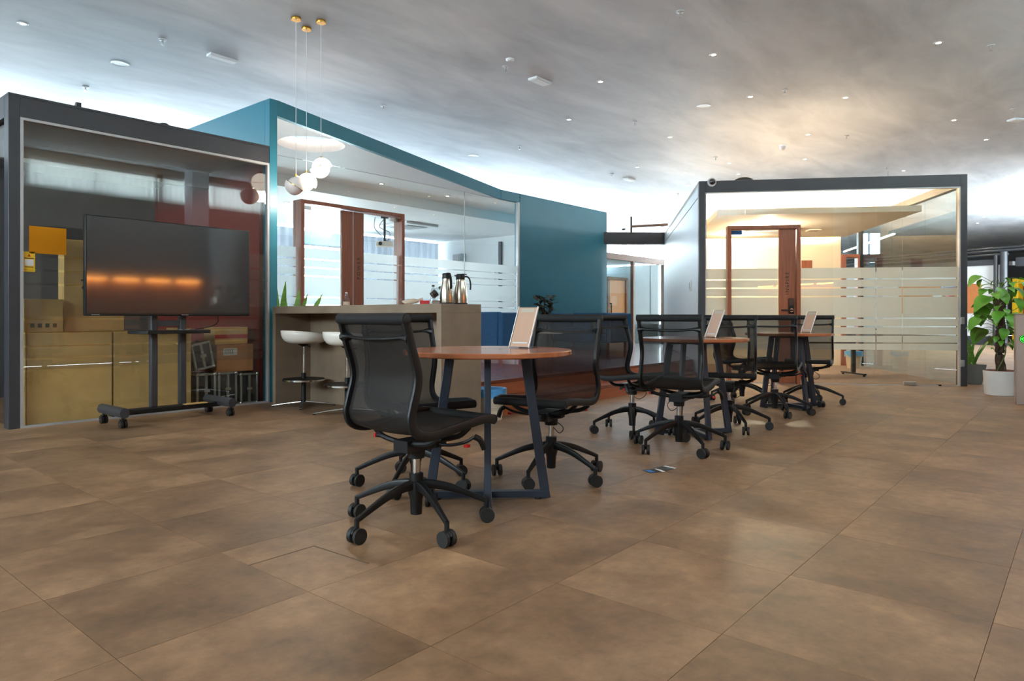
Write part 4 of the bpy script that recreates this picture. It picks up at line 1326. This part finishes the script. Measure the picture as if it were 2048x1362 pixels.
def case(p, rot, sx, sy, sz, label):
    c = thing('flight_case', label, 'flight case', p, 0, 'black flight cases')
    c.rotation_euler = rot
    a, b = sx / 2, sy / 2
    e = .012
    B(-a + e, a - e, -b + e, b - e, e, sz - e).build('panel', M['case_black'], c)
    for x in (-a, a - .02):
        for y in (-b, b - .02):
            B(x, x + .02, y, y + .02, 0, sz).build('corner_extrusion', M['aluminium'], c, bevel=.002)
    for z in (0, sz - .02):
        for y in (-b, b - .02):
            B(-a + .02, a - .02, y, y + .02, z, z + .02).build('edge_extrusion', M['aluminium'], c, bevel=.002)
        for x in (-a, a - .02):
            B(x, x + .02, -b + .02, b - .02, z, z + .02).build('edge_extrusion', M['aluminium'], c, bevel=.002)
    B(-.012, .012, -b - .001, -b + .012, .02, sz - .02).build('centre_band', M['aluminium'], c)
    for x in (-a + .01, a - .01):
        for z in (.01, sz - .01):
            MB().sphere((x, -b + .01, z), .02, 12, 8).build('ball_corner', M['chrome'], c)
    B(-.03, .03, -b - .006, -b, sz * .45, sz * .45 + .03).build('latch', M['chrome'], c)
case((3.34, 6.98, .001), (0, 0, 0), .20, .34, .34, 'black flight case with aluminium edges, leftmost of the lower row')
case((3.565, 6.98, .001), (0, 0, 0), .20, .34, .34, 'black flight case with aluminium edges in the middle of the lower row')
case((3.785, 6.95, .001), (0, 0, 0), .20, .34, .32, 'black flight case with aluminium edges beside the red panel')
case((3.33, 6.96, .388), (0, R(-11), 0), .20, .30, .27, 'black flight case tipped over on top of the lower row')
c5 = carton(3.46, 3.86, 6.84, 7.14, .342, .62, M['carton_brown'], 'brown carton with a white label on the flight cases', True)
B(-.13, .02, -.1515, -.15, .17, .245).build('shipping_label', M['paper'], c5)
for q in range(5):
    B(-.115 + q * .02, -.107 + q * .02, -.1525, -.1515, .185, .235).build('barcode_bar', M['dark_print'], c5)
c6 = carton(3.46, 3.82, 6.88, 7.12, .627, .80, M['carton'], 'tan carton with red tape on top of the brown carton', True, M['red'])
B(-.18, .18, -.1215, -.12, .06, .1).build('red_tape', M['red'], c6)
t = tag(MB().box(1.80, 2.07, 0, .0012, 1.44, 1.665).build('orange_sheet', M['orange_sheet'], None, (0, LV - .0085, 0)), 'plain orange sheet stuck on the dark cabin glass', 'sheet')
t = thing('yellow_notice', 'yellow notice with a warning triangle on the dark cabin glass', 'notice', (1.80, LV - .0085, 1.285))
B(-.042, .042, 0, .0012, 0, .165).build('notice_sheet', M['yellow'], t)
B(-.032, .032, -.0006, 0, .048, .10).build('white_panel', M['paper'], t)
MB().add([(-.012, -.0008, .125), (.012, -.0008, .125), (0, -.0008, .148), (-.012, 0, .125), (.012, 0, .125), (0, 0, .148)], [(0, 1, 2), (3, 4, 5), (0, 1, 4, 3), (1, 2, 5, 4), (2, 0, 3, 5)]).build('warning_triangle', M['red'], t)
B(-.034, .034, -.0006, 0, .108, .114).build('text_line', M['text_dark'], t)
B(.012, .034, -.0006, 0, .150, .154).build('text_line', M['text_dark'], t)
B(-.03, .03, -.0006, 0, .036, .041).build('text_line', M['text_dark'], t)
B(-.034, .034, -.0006, 0, .012, .015).build('text_line', M['text_dark'], t)

# ================================================================== SEATING ON THE PLATFORM
def sofa(loc, rz, label):
    """front is +Y; 1.36 wide, 0.74 deep"""
    t = thing('lounge_sofa', label, 'sofa', loc, rz, 'blue lounge sofas')
    w, d = .68, .37
    B(-w + .1, w - .1, -d + .12, d, .14, .30).build('seat_base', M['blue_sofa'], t, bevel=.02)
    for s in (-1, 1):
        B(s * .29 - .283, s * .29 + .283, -d + .14, d + .01, .302, .42).build('seat_cushion', M['blue_sofa'], t, bevel=.03, seg=3)
        B(min(s * w, s * (w - .1)), max(s * w, s * (w - .1)), -d, d, .14, .68).build('arm', M['blue_sofa'], t, bevel=.025, seg=3)
        for y in (-d + .08, d - .08):
            MB().cyl((s * (w - .1), y, 0), (s * (w - .1), y, .14), .016, .024, n=12).build('leg', M['walnut'], t)
    B(-w + .1, w - .1, -d, -d + .12, .14, .69).build('backrest', M['blue_sofa'], t, bevel=.025, seg=3)
    return t
sofa((8.10, 7.35, PZ), -PI / 2, 'deep blue upholstered sofa beside the bar counter, its back to the counter')
sofa((11.02, 7.30, PZ), PI / 2, 'deep blue upholstered sofa in front of the teal wall')
t = thing('coffee_table', 'low white topped coffee table between the blue sofas', 'table', (9.35, 7.1, PZ))
MB().lathe([(1e-5, .33), (.29, .33), (.30, .335), (.30, .35), (1e-5, .352)], 40).build('table_top', M['white_gloss'], t)
for q in range(3):
    an = q * 2.094 + .4
    MB().cyl((.2 * math.cos(an), .2 * math.sin(an), 0), (.13 * math.cos(an), .13 * math.sin(an), .33), .012, .016).build('leg', M['black'], t)

# ================================================================== PLANTS
def leaf_mesh(name, L_, w, curl, fold=.15, n_=10, heart=False):
    vs, fs = [], []
    for i in range(n_ + 1):
        q = i / n_
        ww = w * (math.sin(PI * min(1, q ** .62)) ** .8 if heart else math.sin(PI * q ** .85) ** .75) + .0008
        x = L_ * q
        z = curl * math.sin(q * 1.7) * L_ - curl * q * q * L_ * 1.4
        vs += [(x, -ww, z + ww * fold), (x, 0, z), (x, ww, z + ww * fold)]
    for i in range(n_):
        fs += [(3 * i, 3 * i + 3, 3 * i + 4, 3 * i + 1), (3 * i + 1, 3 * i + 4, 3 * i + 5, 3 * i + 2)]
    return MB().add(vs, fs).mesh(name)
LB = leaf_mesh('leaf', .17, .062, .25, .18, heart=True)
LB.materials.append(M['leaf'])
LD = leaf_mesh('leaf', .18, .05, .2, .2)
LD.materials.append(M['leaf_dark'])
def sword(name, h, w, bend, m):
    vs, fs = [], []
    n_ = 8
    for i in range(n_ + 1):
        q = i / n_
        ww = w * (0.55 + .55 * math.sin(q * PI * .75)) * (1 - q ** 5) + .001
        vs += [(-ww, bend * q * q, h * q), (0, bend * q * q + ww * .3, h * q), (ww, bend * q * q, h * q)]
    for i in range(n_):
        fs += [(3 * i, 3 * i + 1, 3 * i + 4, 3 * i + 3), (3 * i + 1, 3 * i + 2, 3 * i + 5, 3 * i + 4)]
    me = MB().add(vs, fs).mesh(name)
    me.materials.append(m)
    return me
SW = [sword('leaf', .5, .028, .10, M['snake']), sword('leaf', .36, .025, .06, M['snake']), sword('leaf', .42, .03, .16, M['snake'])]
# climbing plant on a mossy pole in a white pot
pc = W((2001 - 1024) / FPX * 8.04, 8.04)
t = thing('potted_climber', 'tall green climbing plant on a mossy pole in a white pot', 'plant', pc)
MB().lathe([(.15, 0), (.158, .006), (.172, .27), (.172, .285), (.160, .285), (.155, .24)], 40).build('pot', M['white_pot'], t)
MB().cyl((0, 0, .23), (0, 0, .262), .156, n=32).build('soil', M['soil'], t)
MB().lathe([(.158, .262), (.170, .286), (.163, .290), (.152, .266)], 40, closed=True).build('pot_rim', M['soil'], t)
pth = crom([(0, 0, .25), (.012, .008, .5), (-.006, 0, .75), (.0, .006, 1.0), (.012, 0, 1.2)], 8)
mb = MB().sweep(pth, [(.042 * math.cos(2 * PI * q / 12) * (1 + .18 * (q % 2)), .042 * math.sin(2 * PI * q / 12) * (1 + .18 * (q % 3 == 0))) for q in range(12)])
mb.build('moss_pole', M['bark'], t)
for q in range(3):
    hp = [(.05 * math.cos(z * 9 + q * 2.1), .05 * math.sin(z * 9 + q * 2.1), z) for z in [.27 + .03 * i for i in range(28)]]
    MB().tube(hp, .0065, 6).build('vine_stem', M['bark'] if q else M['stem'], t)
rnd = random.Random(11)
for q in range(64):
    z = .52 + .83 * (q / 64) ** .9
    if q < 3:
        z = .45 + .03 * q
    an = q * 2.4 + rnd.uniform(-.4, .4)
    ln = rnd.uniform(.05, .20) * (1 if z > .6 else .4)
    d = Vector((math.cos(an), math.sin(an), 0))
    tip = d * (.04 + ln) + Vector((0, 0, z + rnd.uniform(.0, .09)))
    MB().tube(crom([d * .03 + Vector((0, 0, z - .03)), d * (.04 + ln * .5) + Vector((0, 0, z + .03)), tip], 4), .0032, 5).build('petiole', M['stem'], t)
    sc2 = rnd.uniform(.5, 1.3) * (.85 if z > .62 else .45)
    if q % 8 == 0 and .6 < z < 1.1:
        sc2 = 1.5
    o = put('leaf', LB, None, t, tip, (rnd.uniform(-.6, .6), rnd.uniform(.25, 1.25), an + rnd.uniform(-.7, .7)))
    o.scale = (sc2, sc2, sc2)
# sword plant in a square grey pot behind the cabin corner
ps = W((1944 - 1024) / FPX * 9.36, 9.36)
t = thing('snake_plant', 'green sword-leaf plant in a tapered grey planter at the charcoal cabin corner', 'plant', ps, CR)
vs = []
for (r_, z) in ((.085, 0), (.125, .27), (.112, .27), (.105, .22)):
    vs += [(-r_, -r_, z), (r_, -r_, z), (r_, r_, z), (-r_, r_, z)]
MB().add(vs, [(0, 3, 2, 1)] + [(4 * a + b, 4 * a + (b + 1) % 4, 4 * a + 4 + (b + 1) % 4, 4 * a + 4 + b) for a in range(3) for b in range(4)]).build('planter', M['grey_pot'], t, bevel=.004, smooth=False)
B(-.106, .106, -.106, .106, .2, .235).build('soil', M['soil'], t)
for q in range(9):
    an = q * 2.4
    o = put('leaf', SW[q % 3], None, t, (.04 * math.cos(an), .04 * math.sin(an), .23), (rnd.uniform(-.25, .1), rnd.uniform(-.3, .3), an))
# sword plant behind the counter
t = thing('snake_plant', 'green sword-leaf plant rising behind the left end of the counter', 'plant', W(-2.68, 8.15, 0))
MB().lathe([(.11, 0), (.15, .42), (.155, .44), (.14, .44), (.135, .38)], 28).build('planter', M['grey_pot'], t)
MB().cyl((0, 0, .36), (0, 0, .40), .136, n=24).build('soil', M['soil'], t)
for q, (lx, lean, turn, sc_z) in enumerate(((-.05, -.10, .3, 1.75), (.0, .30, .2, 1.95), (.04, .42, .1, 1.75), (.03, .20, 2.2, 1.5), (-.03, -.3, 1.2, 1.5), (.0, .12, 3.0, 1.6), (-.06, .02, -.6, 1.6), (.06, .5, -.3, 1.45))):
    d = A(0)
    o = put('leaf', SW[q % 3], None, t, (lx * math.cos(d), lx * math.sin(d), .38), (0, lean, d + turn * .3))
    o.scale = (1.5, 1.0, sc_z * 1.2)
# dark leaved plant before the teal wall
t = thing('rubber_plant', 'dark bronze leaved rubber plant standing before the teal wall', 'plant', (10.32, 7.85, PZ))
MB().lathe([(.13, 0), (.16, .30), (.165, .32), (.15, .32), (.145, .27)], 28).build('planter', M['grey_pot'], t)
MB().cyl((0, 0, .25), (0, 0, .29), .146, n=24).build('soil', M['soil'], t)
for q in range(5):
    an = q * 1.257
    d = Vector((math.cos(an), math.sin(an), 0))
    MB().tube(crom([d * .02 + Vector((0, 0, .27)), d * .08 + Vector((0, 0, .55)), d * .15 + Vector((0, 0, .88))], 5), .008, 6).build('stem', M['bark'], t)
    for w in range(12):
        z = .46 + .045 * w
        a2 = an + w * 2.4
        o = put('leaf', LD, None, t, d * (.055 + .008 * w) + Vector((0, 0, z)), (rnd.uniform(-.4, .4), -rnd.uniform(.1, .7), a2))

# ================================================================== PENDANT LAMPS OVER THE COUNTER
def pendant(px, pyc, pyg, lit, tilt, turn, label):
    Y = (CEIL - EYE) * FPX / (HOR - pyc)
    p = W((px - 1024) / FPX * Y, Y)
    zg = EYE + (HOR - pyg) / FPX * Y
    t = thing('pendant_lamp', label, 'lamp', (p.x, p.y, zg), 0, 'globe pendant lamps')
    r_ = .101
    hz = CEIL - zg
    MB().lathe([(.048, hz - .03), (.05, hz - .026), (.05, hz - .002), (.046, hz - .001)], 28).build('ceiling_canopy', M['brass'], t)
    MB().cyl((0, 0, r_ + .01), (0, 0, hz - .02), .0032, n=6).build('cord', M['fixture'], t)
    MB().cyl((0, 0, r_ - .01), (0, 0, r_ + .02), .009, n=12).build('cord_grip', M['brass'], t)
    # two half globes, slipped sideways on the brass seam
    half = [(1e-5, r_)] + [(r_ * math.sin(q * PI / 24), r_ * math.cos(q * PI / 24)) for q in range(1, 13)] + [(1e-5, 0)]
    up = MB().lathe(half, 32).build('upper_globe', M['globe'] if lit else M['globe_off'], t)
    lo = MB().lathe([(a, -b) for a, b in half], 32).build('lower_globe', M['globe'] if lit else M['globe_off'], t)
    ring = MB().lathe([(r_ - .004, -.004), (r_ + .003, -.004), (r_ + .003, .004), (r_ - .004, .004)], 40, closed=True).build('brass_seam', M['brass'], t)
    for o, s in ((up, 1), (lo, -1), (ring, 0)):
        o.rotation_euler = (0, tilt, turn)
        o.location = Matrix.Rotation(turn, 3, 'Z') @ Matrix.Rotation(tilt, 3, 'Y') @ Vector((s * .012, 0, 0))
    if lit:
        d = bpy.data.lights.new('globe_light', 'POINT')
        d.energy = 14
        d.color = (1, .86, .70)
        d.shadow_soft_size = .1
        o = bpy.data.objects.new('globe_light', d)
        COL.objects.link(o)
        o.parent = t
        o.location = (0, 0, -.13)
    return t
pendant(592, 35, 372, False, R(32), A(0), 'lowest globe pendant, unlit, with a slipped tilted half')
pendant(613, 55, 364, True, R(36), A(0), 'middle globe pendant, lit, with a steep brass seam')
pendant(642, 41, 336, True, R(-14), A(0), 'highest globe pendant, lit, with a brass seam below its middle')

# ================================================================== CEILING FITTINGS
ORD = 'first second third fourth fifth sixth seventh eighth ninth tenth eleventh twelfth thirteenth fourteenth fifteenth sixteenth seventeenth eighteenth nineteenth twentieth twenty-first twenty-second twenty-third twenty-fourth twenty-fifth'.split()
def up(px, py):
    Y = (CEIL - EYE) * FPX / (HOR - py)
    return W((px - 1024) / FPX * Y, Y, CEIL)
DM = {'ring': MB().lathe([(.028, -.006), (.046, -.006), (.052, -.001), (.052, .0), (.028, .0)], 20, closed=True).mesh('trim_ring'),
      'lens': MB().cyl((0, 0, -.0035), (0, 0, -.0005), .028, n=16).mesh('lens')}
DM['ring'].materials.append(M['fixture'])
DM['lens'].materials.append(M['lens'])
spot_d = bpy.data.lights.new('downlight_beam', 'SPOT')
spot_d.energy = 40
spot_d.color = (1, .80, .58)
spot_d.spot_size = R(95)
spot_d.spot_blend = .8
spot_d.shadow_soft_size = .035
DL = [(46, 47), (1427, 109), (1877, 85), (1201, 163), (1501, 193), (1691, 195), (1138, 239), (1340, 274), (1616, 269), (1908, 240), (1972, 279), (1610, 318), (1459, 326), (1371, 345), (1275, 334), (1477, 348), (1807, 341), (1869, 352), (2015, 352), (1968, 434), (1955, 446), (1377, 370)]
for i, (px, py) in enumerate(sorted(DL)):
    t = thing('downlight', 'small glowing recessed downlight, %s from the left in the hall ceiling' % ORD[i], 'downlight', up(px, py), 0, 'hall ceiling downlights')
    put('trim_ring', DM['ring'], None, t)
    put('lens', DM['lens'], None, t)
    o = bpy.data.objects.new('downlight_beam', spot_d)
    COL.objects.link(o)
    o.parent = t
    o.location = (0, 0, -.012)
# unseen downlights added above the frame to light the foreground floor
for k, q in enumerate(((-1.2, 1.8), (1.6, 0.9), (3.6, 1.4), (-2.6, 3.4), (1.2, 3.0))):
    p = W(q[0], q[1], CEIL)
    t = thing('downlight', '%s unseen recessed downlight added above the upper edge of the picture' % ORD[k], 'downlight', p, 0, 'added downlights out of view')
    put('trim_ring', DM['ring'], None, t)
    put('lens', DM['lens'], None, t)
    o = bpy.data.objects.new('downlight_beam', spot_d)
    COL.objects.link(o)
    o.parent = t
    o.location = (0, 0, -.012)
SM = {'rose': MB().lathe([(.012, 0), (.04, -.004), (.042, -.010), (.012, -.016)], 18).mesh('rose'),
      'body': MB().cyl((0, 0, -.014), (0, 0, -.045), .010, n=10).cyl((0, 0, -.06), (0, 0, -.064), .02, n=14).bar((-.012, 0, -.045), (-.003, 0, -.062), .004, .004).bar((.012, 0, -.045), (.003, 0, -.062), .004, .004).mesh('sprinkler_head')}
SM['rose'].materials.append(M['fixture'])
SM['body'].materials.append(M['aluminium'])
SPK = [(325, 78), (171, 173), (767, 211), (1011, 132), (1361, 22), (1570, 179), (1982, 90), (2026, 217), (1269, 243), (1693, 271), (1431, 314), (1039, 292), (1773, 333), (1224, 347), (1356, 388)]
for i, (px, py) in enumerate(sorted(SPK)):
    t = thing('sprinkler', 'small fire sprinkler, %s from the left in the hall ceiling' % ORD[i], 'sprinkler', up(px, py), 0, 'ceiling sprinklers')
    put('rose', SM['rose'], None, t)
    put('sprinkler_head', SM['body'], None, t)
for (px, py, lab) in ((240, 127, 'round white ceiling speaker above the dark cabin'), (1407, 212, 'round white ceiling speaker above the pale cabin'), (947, 311, 'round white ceiling speaker above the teal hood')):
    t = thing('ceiling_speaker', lab, 'speaker', up(px, py), 0, 'round ceiling speakers')
    MB().lathe([(.075, -.008), (.095, -.010), (.10, -.003), (.10, 0), (.075, 0)], 32, closed=True).build('rim', M['fixture'], t)
    MB().cyl((0, 0, -.006), (0, 0, -.001), .076, n=28).build('grille', M['trim_grey'], t)
for (px, py, lab, sx, sy, rz) in ((445, 114, 'long white emergency light on the ceiling above the dark cabin', .34, .11, 0), (1080, 160, 'white rectangular emergency light on the ceiling above the teal wall', .32, .15, 0),
                                  (1258, 358, 'white rectangular emergency light on the distant ceiling above the gap', .32, .15, 0), (2033, 238, 'white rectangular emergency light at the right edge of the ceiling', .2, .16, R(-40))):
    t = thing('emergency_light', lab, 'light fitting', up(px, py), rz)
    B(-sx / 2, sx / 2, -sy / 2, sy / 2, -.03, 0).build('housing', M['fixture'], t, bevel=.006)
    B(-sx / 2 + .015, sx / 2 - .015, -sy / 2 + .015, sy / 2 - .015, -.034, -.03).build('diffuser', M['diffuser'], t)
t = thing('smoke_detector', 'small white smoke detector on the ceiling near the emergency light', 'detector', up(1020, 118))
MB().lathe([(.05, 0), (.05, -.012), (.035, -.03), (1e-5, -.032)], 22).build('housing', M['fixture'], t)
MB().cyl((0, 0, -.034), (0, 0, -.031), .012).build('sensor', M['trim_grey'], t)
t = thing('ceiling_camera', 'white dome security camera hanging from the hall ceiling', 'camera', up(1566, 290))
MB().cyl((0, 0, 0), (0, 0, -.03), .065, n=24).build('base', M['fixture'], t)
MB().lathe([(.055, -.03), (.052, -.06), (.035, -.085), (1e-5, -.095)], 24).build('dome', M['trim_grey'], t)

# hanging linear lamps behind the pale cabin
for k, (a, b) in enumerate(((cab(4.6, 5.4, 2.62), cab(4.9, 9.4, 2.62)), (cab(2.0, 8.6, 3.2), cab(5.0, 8.9, 3.2)))):
    t = thing('linear_lamp', ['thin bright linear lamp hanging beyond the glass side of the warm cabin', 'thin bright linear lamp hanging behind the roof of the pale cabin'][k], 'lamp', (0, 0, 0))
    MB().bar(a, b, .035, .02).build('light_tube', M['tube_light'], t)
    MB().bar(a + Vector((0, 0, .018)), b + Vector((0, 0, .018)), .045, .016).build('housing', M['fixture'], t)
    for q in (.1, .9):
        c = a.lerp(b, q)
        MB().cyl((c.x, c.y, c.z + .02), (c.x, c.y, CEIL), .003, n=6).build('cable', M['charcoal'], t)

# ================================================================== RIGHT EDGE: FAR WHITE CABIN, YELLOW BOOTH, GATE
fa = W((1890 - 1024) / FPX * 23.3, 23.3)
fb = W((2001 - 1024) / FPX * 21.9, 21.9)
fr = math.atan2(fb.y - fa.y, fb.x - fa.x)
FL = (fb - fa).length
fw = struct('wall_white_cabin', (fa.x, fa.y, 0), fr, 'white far cabin wall with a cork board')
B(-4, FL, 0, .12, .28, 2.56).build('wall_panel', M['white_paint'], fw, smooth=False)
B(-4, FL, -.01, .12, 0, .28).build('plinth', M['charcoal'], fw, smooth=False)
B(-4, FL, -.03, .15, 2.56, 2.74).build('header', M['charcoal'], fw, smooth=False)
B(FL, FL + .12, -.03, .1, 0, 2.74).build('corner_post', M['charcoal'], fw)
MB().cyl((FL - .1, -.16, 0), (FL - .06, -.16, 2.85), .06, n=20).build('round_pipe', M['charcoal'], fw)
MB().cyl((FL + .16, -.16, 0), (FL + .16, -.16, 2.95), .10, n=24).build('round_column', M['charcoal'], fw)
for q, z in enumerate((2.84, 2.98, 3.08)):
    MB().cyl((-4, .05 + .12 * q, z), (FL + .2 + 1.4 * (q > 0), .05 + .12 * q, z + .05), .04, n=10).build('roof_pipe', M['charcoal'], fw)
B(FL + .3, FL + 5, .3, .5, 2.5, 2.78).build('side_beam', M['charcoal'], fw, smooth=False)
B(FL + .7, FL + .85, 3.0, 3.15, 0, 2.5).build('side_post', M['grey_wall'], fw)
MB().bar((FL + .2, .2, 2.6), (FL + .8, 3.1, 2.55), .12, .12).build('side_rail', M['grey_wall'], fw)
t = thing('cork_board', 'cork notice board with posters on the far white wall', 'notice board', (fa.x, fa.y, 0), fr)
B(FL - 3.2, FL - .55, -.03, 0, 1.02, 1.98).build('cork', M['cork'], t)
x = FL - 1.35
pst = B(x - .36, x + .0, -.035, -.03, 1.42, 1.86).build('poster', M['dark_print'], t)
MB().cyl((x - .18, -.036, 1.66), (x - .18, -.0345, 1.66), .11, n=24).build('pink_emblem', M['pink_print'], pst)
MB().cyl((x - .12, -.037, 1.63), (x - .12, -.0355, 1.63), .06, n=20).build('red_spot', M['red'], pst)
B(x - .21, x - .15, -.0358, -.035, 1.46, 1.51).build('white_mark', M['paper'], pst)
B(x - .68, x - .40, -.035, -.03, 1.42, 1.86).build('pale_poster', M['cabin_white'], t)
bn = B(x - .42, x + .02, -.036, -.03, 1.88, 1.96).build('blue_banner', M['blue_print'], t)
B(x - .30, x - .02, -.038, -.036, 1.905, 1.93).build('banner_text', M['paper'], bn)
B(x - .40, x - .34, -.038, -.036, 1.895, 1.945).build('banner_mark', M['paper'], bn)
B(x - .33, x - .04, -.035, -.03, 1.24, 1.33).build('yellow_card', M['yellow'], t)
for q in range(3):
    MB().cyl((x - .28 + q * .11, -.035, 1.18), (x - .28 + q * .11, -.03, 1.18), .05, n=16).build('red_badge', M['red'], t)
MB().cyl((x + .28, -.035, 1.16), (x + .28, -.03, 1.16), .065, n=18).build('cyan_badge', M['teal_print'], t)
MB().cyl((x - .40, -.035, 1.28), (x - .40, -.03, 1.28), .06, n=18).build('cyan_badge', M['teal_print'], t)
MB().cyl((x - .29, -.035, 1.08), (x - .29, -.03, 1.08), .055, n=18).build('orange_badge', M['carton_brown'], t)
yb = W((2066 - 1024) / FPX * 25, 25)
t = thing('yellow_booth', 'bright yellow booth frame at the right edge behind the plant', 'booth', (yb.x, yb.y, 0), fr)
B(-.55, -.35, -.3, .3, 0, 2.3).build('side_panel', M['yellow'], t, bevel=.02)
B(.35, .55, -.3, .3, 0, 2.3).build('side_panel', M['yellow'], t, bevel=.02)
B(-.35, .35, -.3, .3, 2.1, 2.3).build('top_panel', M['yellow'], t, bevel=.02)
B(-.35, .35, .1, .3, 0, 2.1).build('back_panel', M['walnut'], t)
gp = W((2031.5 - 1024) / FPX * 7.18, 7.18)
t = thing('entry_gate', 'warm grey entry gate pillar with a green arrow light at the right edge', 'gate', (gp.x, gp.y, 0), A(-33))
B(0, .45, 0, .3, .0, .935).build('cabinet', M['gate'], t, bevel=.006)
B(-.004, .455, -.004, .304, .936, .945).build('top_cap', M['gate'], t, bevel=.003)
d = MB().cyl((.072, -.004, .682), (.072, 0, .682), .042, n=32).build('signal_disc', M['black'], t)
MB().bar((.047, -.006, .682), (.10, -.006, .682), .006, .003, up=(0, 1, 0)).bar((.047, -.006, .682), (.066, -.006, .701), .006, .003, up=(0, 1, 0)).bar((.047, -.006, .682), (.066, -.006, .663), .006, .003, up=(0, 1, 0)).build('arrow', M['green_led'], d)
MB().lathe([(.032, -.0015), (.036, -.0015), (.036, .0015), (.032, .0015)], 32, closed=True).build('light_ring', M['green_led'], d, (.072, -.005, .682), (PI / 2, 0, 0))

# leaflets dropped on the floor
for k, (px, py, rz, lab) in enumerate(((1308, 942, 20, 'dark printed leaflet lying on the tiles, the nearer of two'), (1331, 937, 38, 'dark printed leaflet lying on the tiles, the farther of two'))):
    p = at(px, py)
    t = thing('leaflet', lab, 'leaflet', (p.x, p.y, .0005 + .0012 * k), A(rz), 'leaflets on the floor')
    B(-.055, .055, -.045, .045, 0, .001).build('sheet', M['dark_print'], t)
    B(.03, .052, -.043, .043, .001, .0014).build('white_stripe', M['paper'], t)
    B(-.045, -.01, -.03, .03, .001, .0014).build('blue_picture', M['blue_print'] if k == 0 else M['grey_wall'], t)
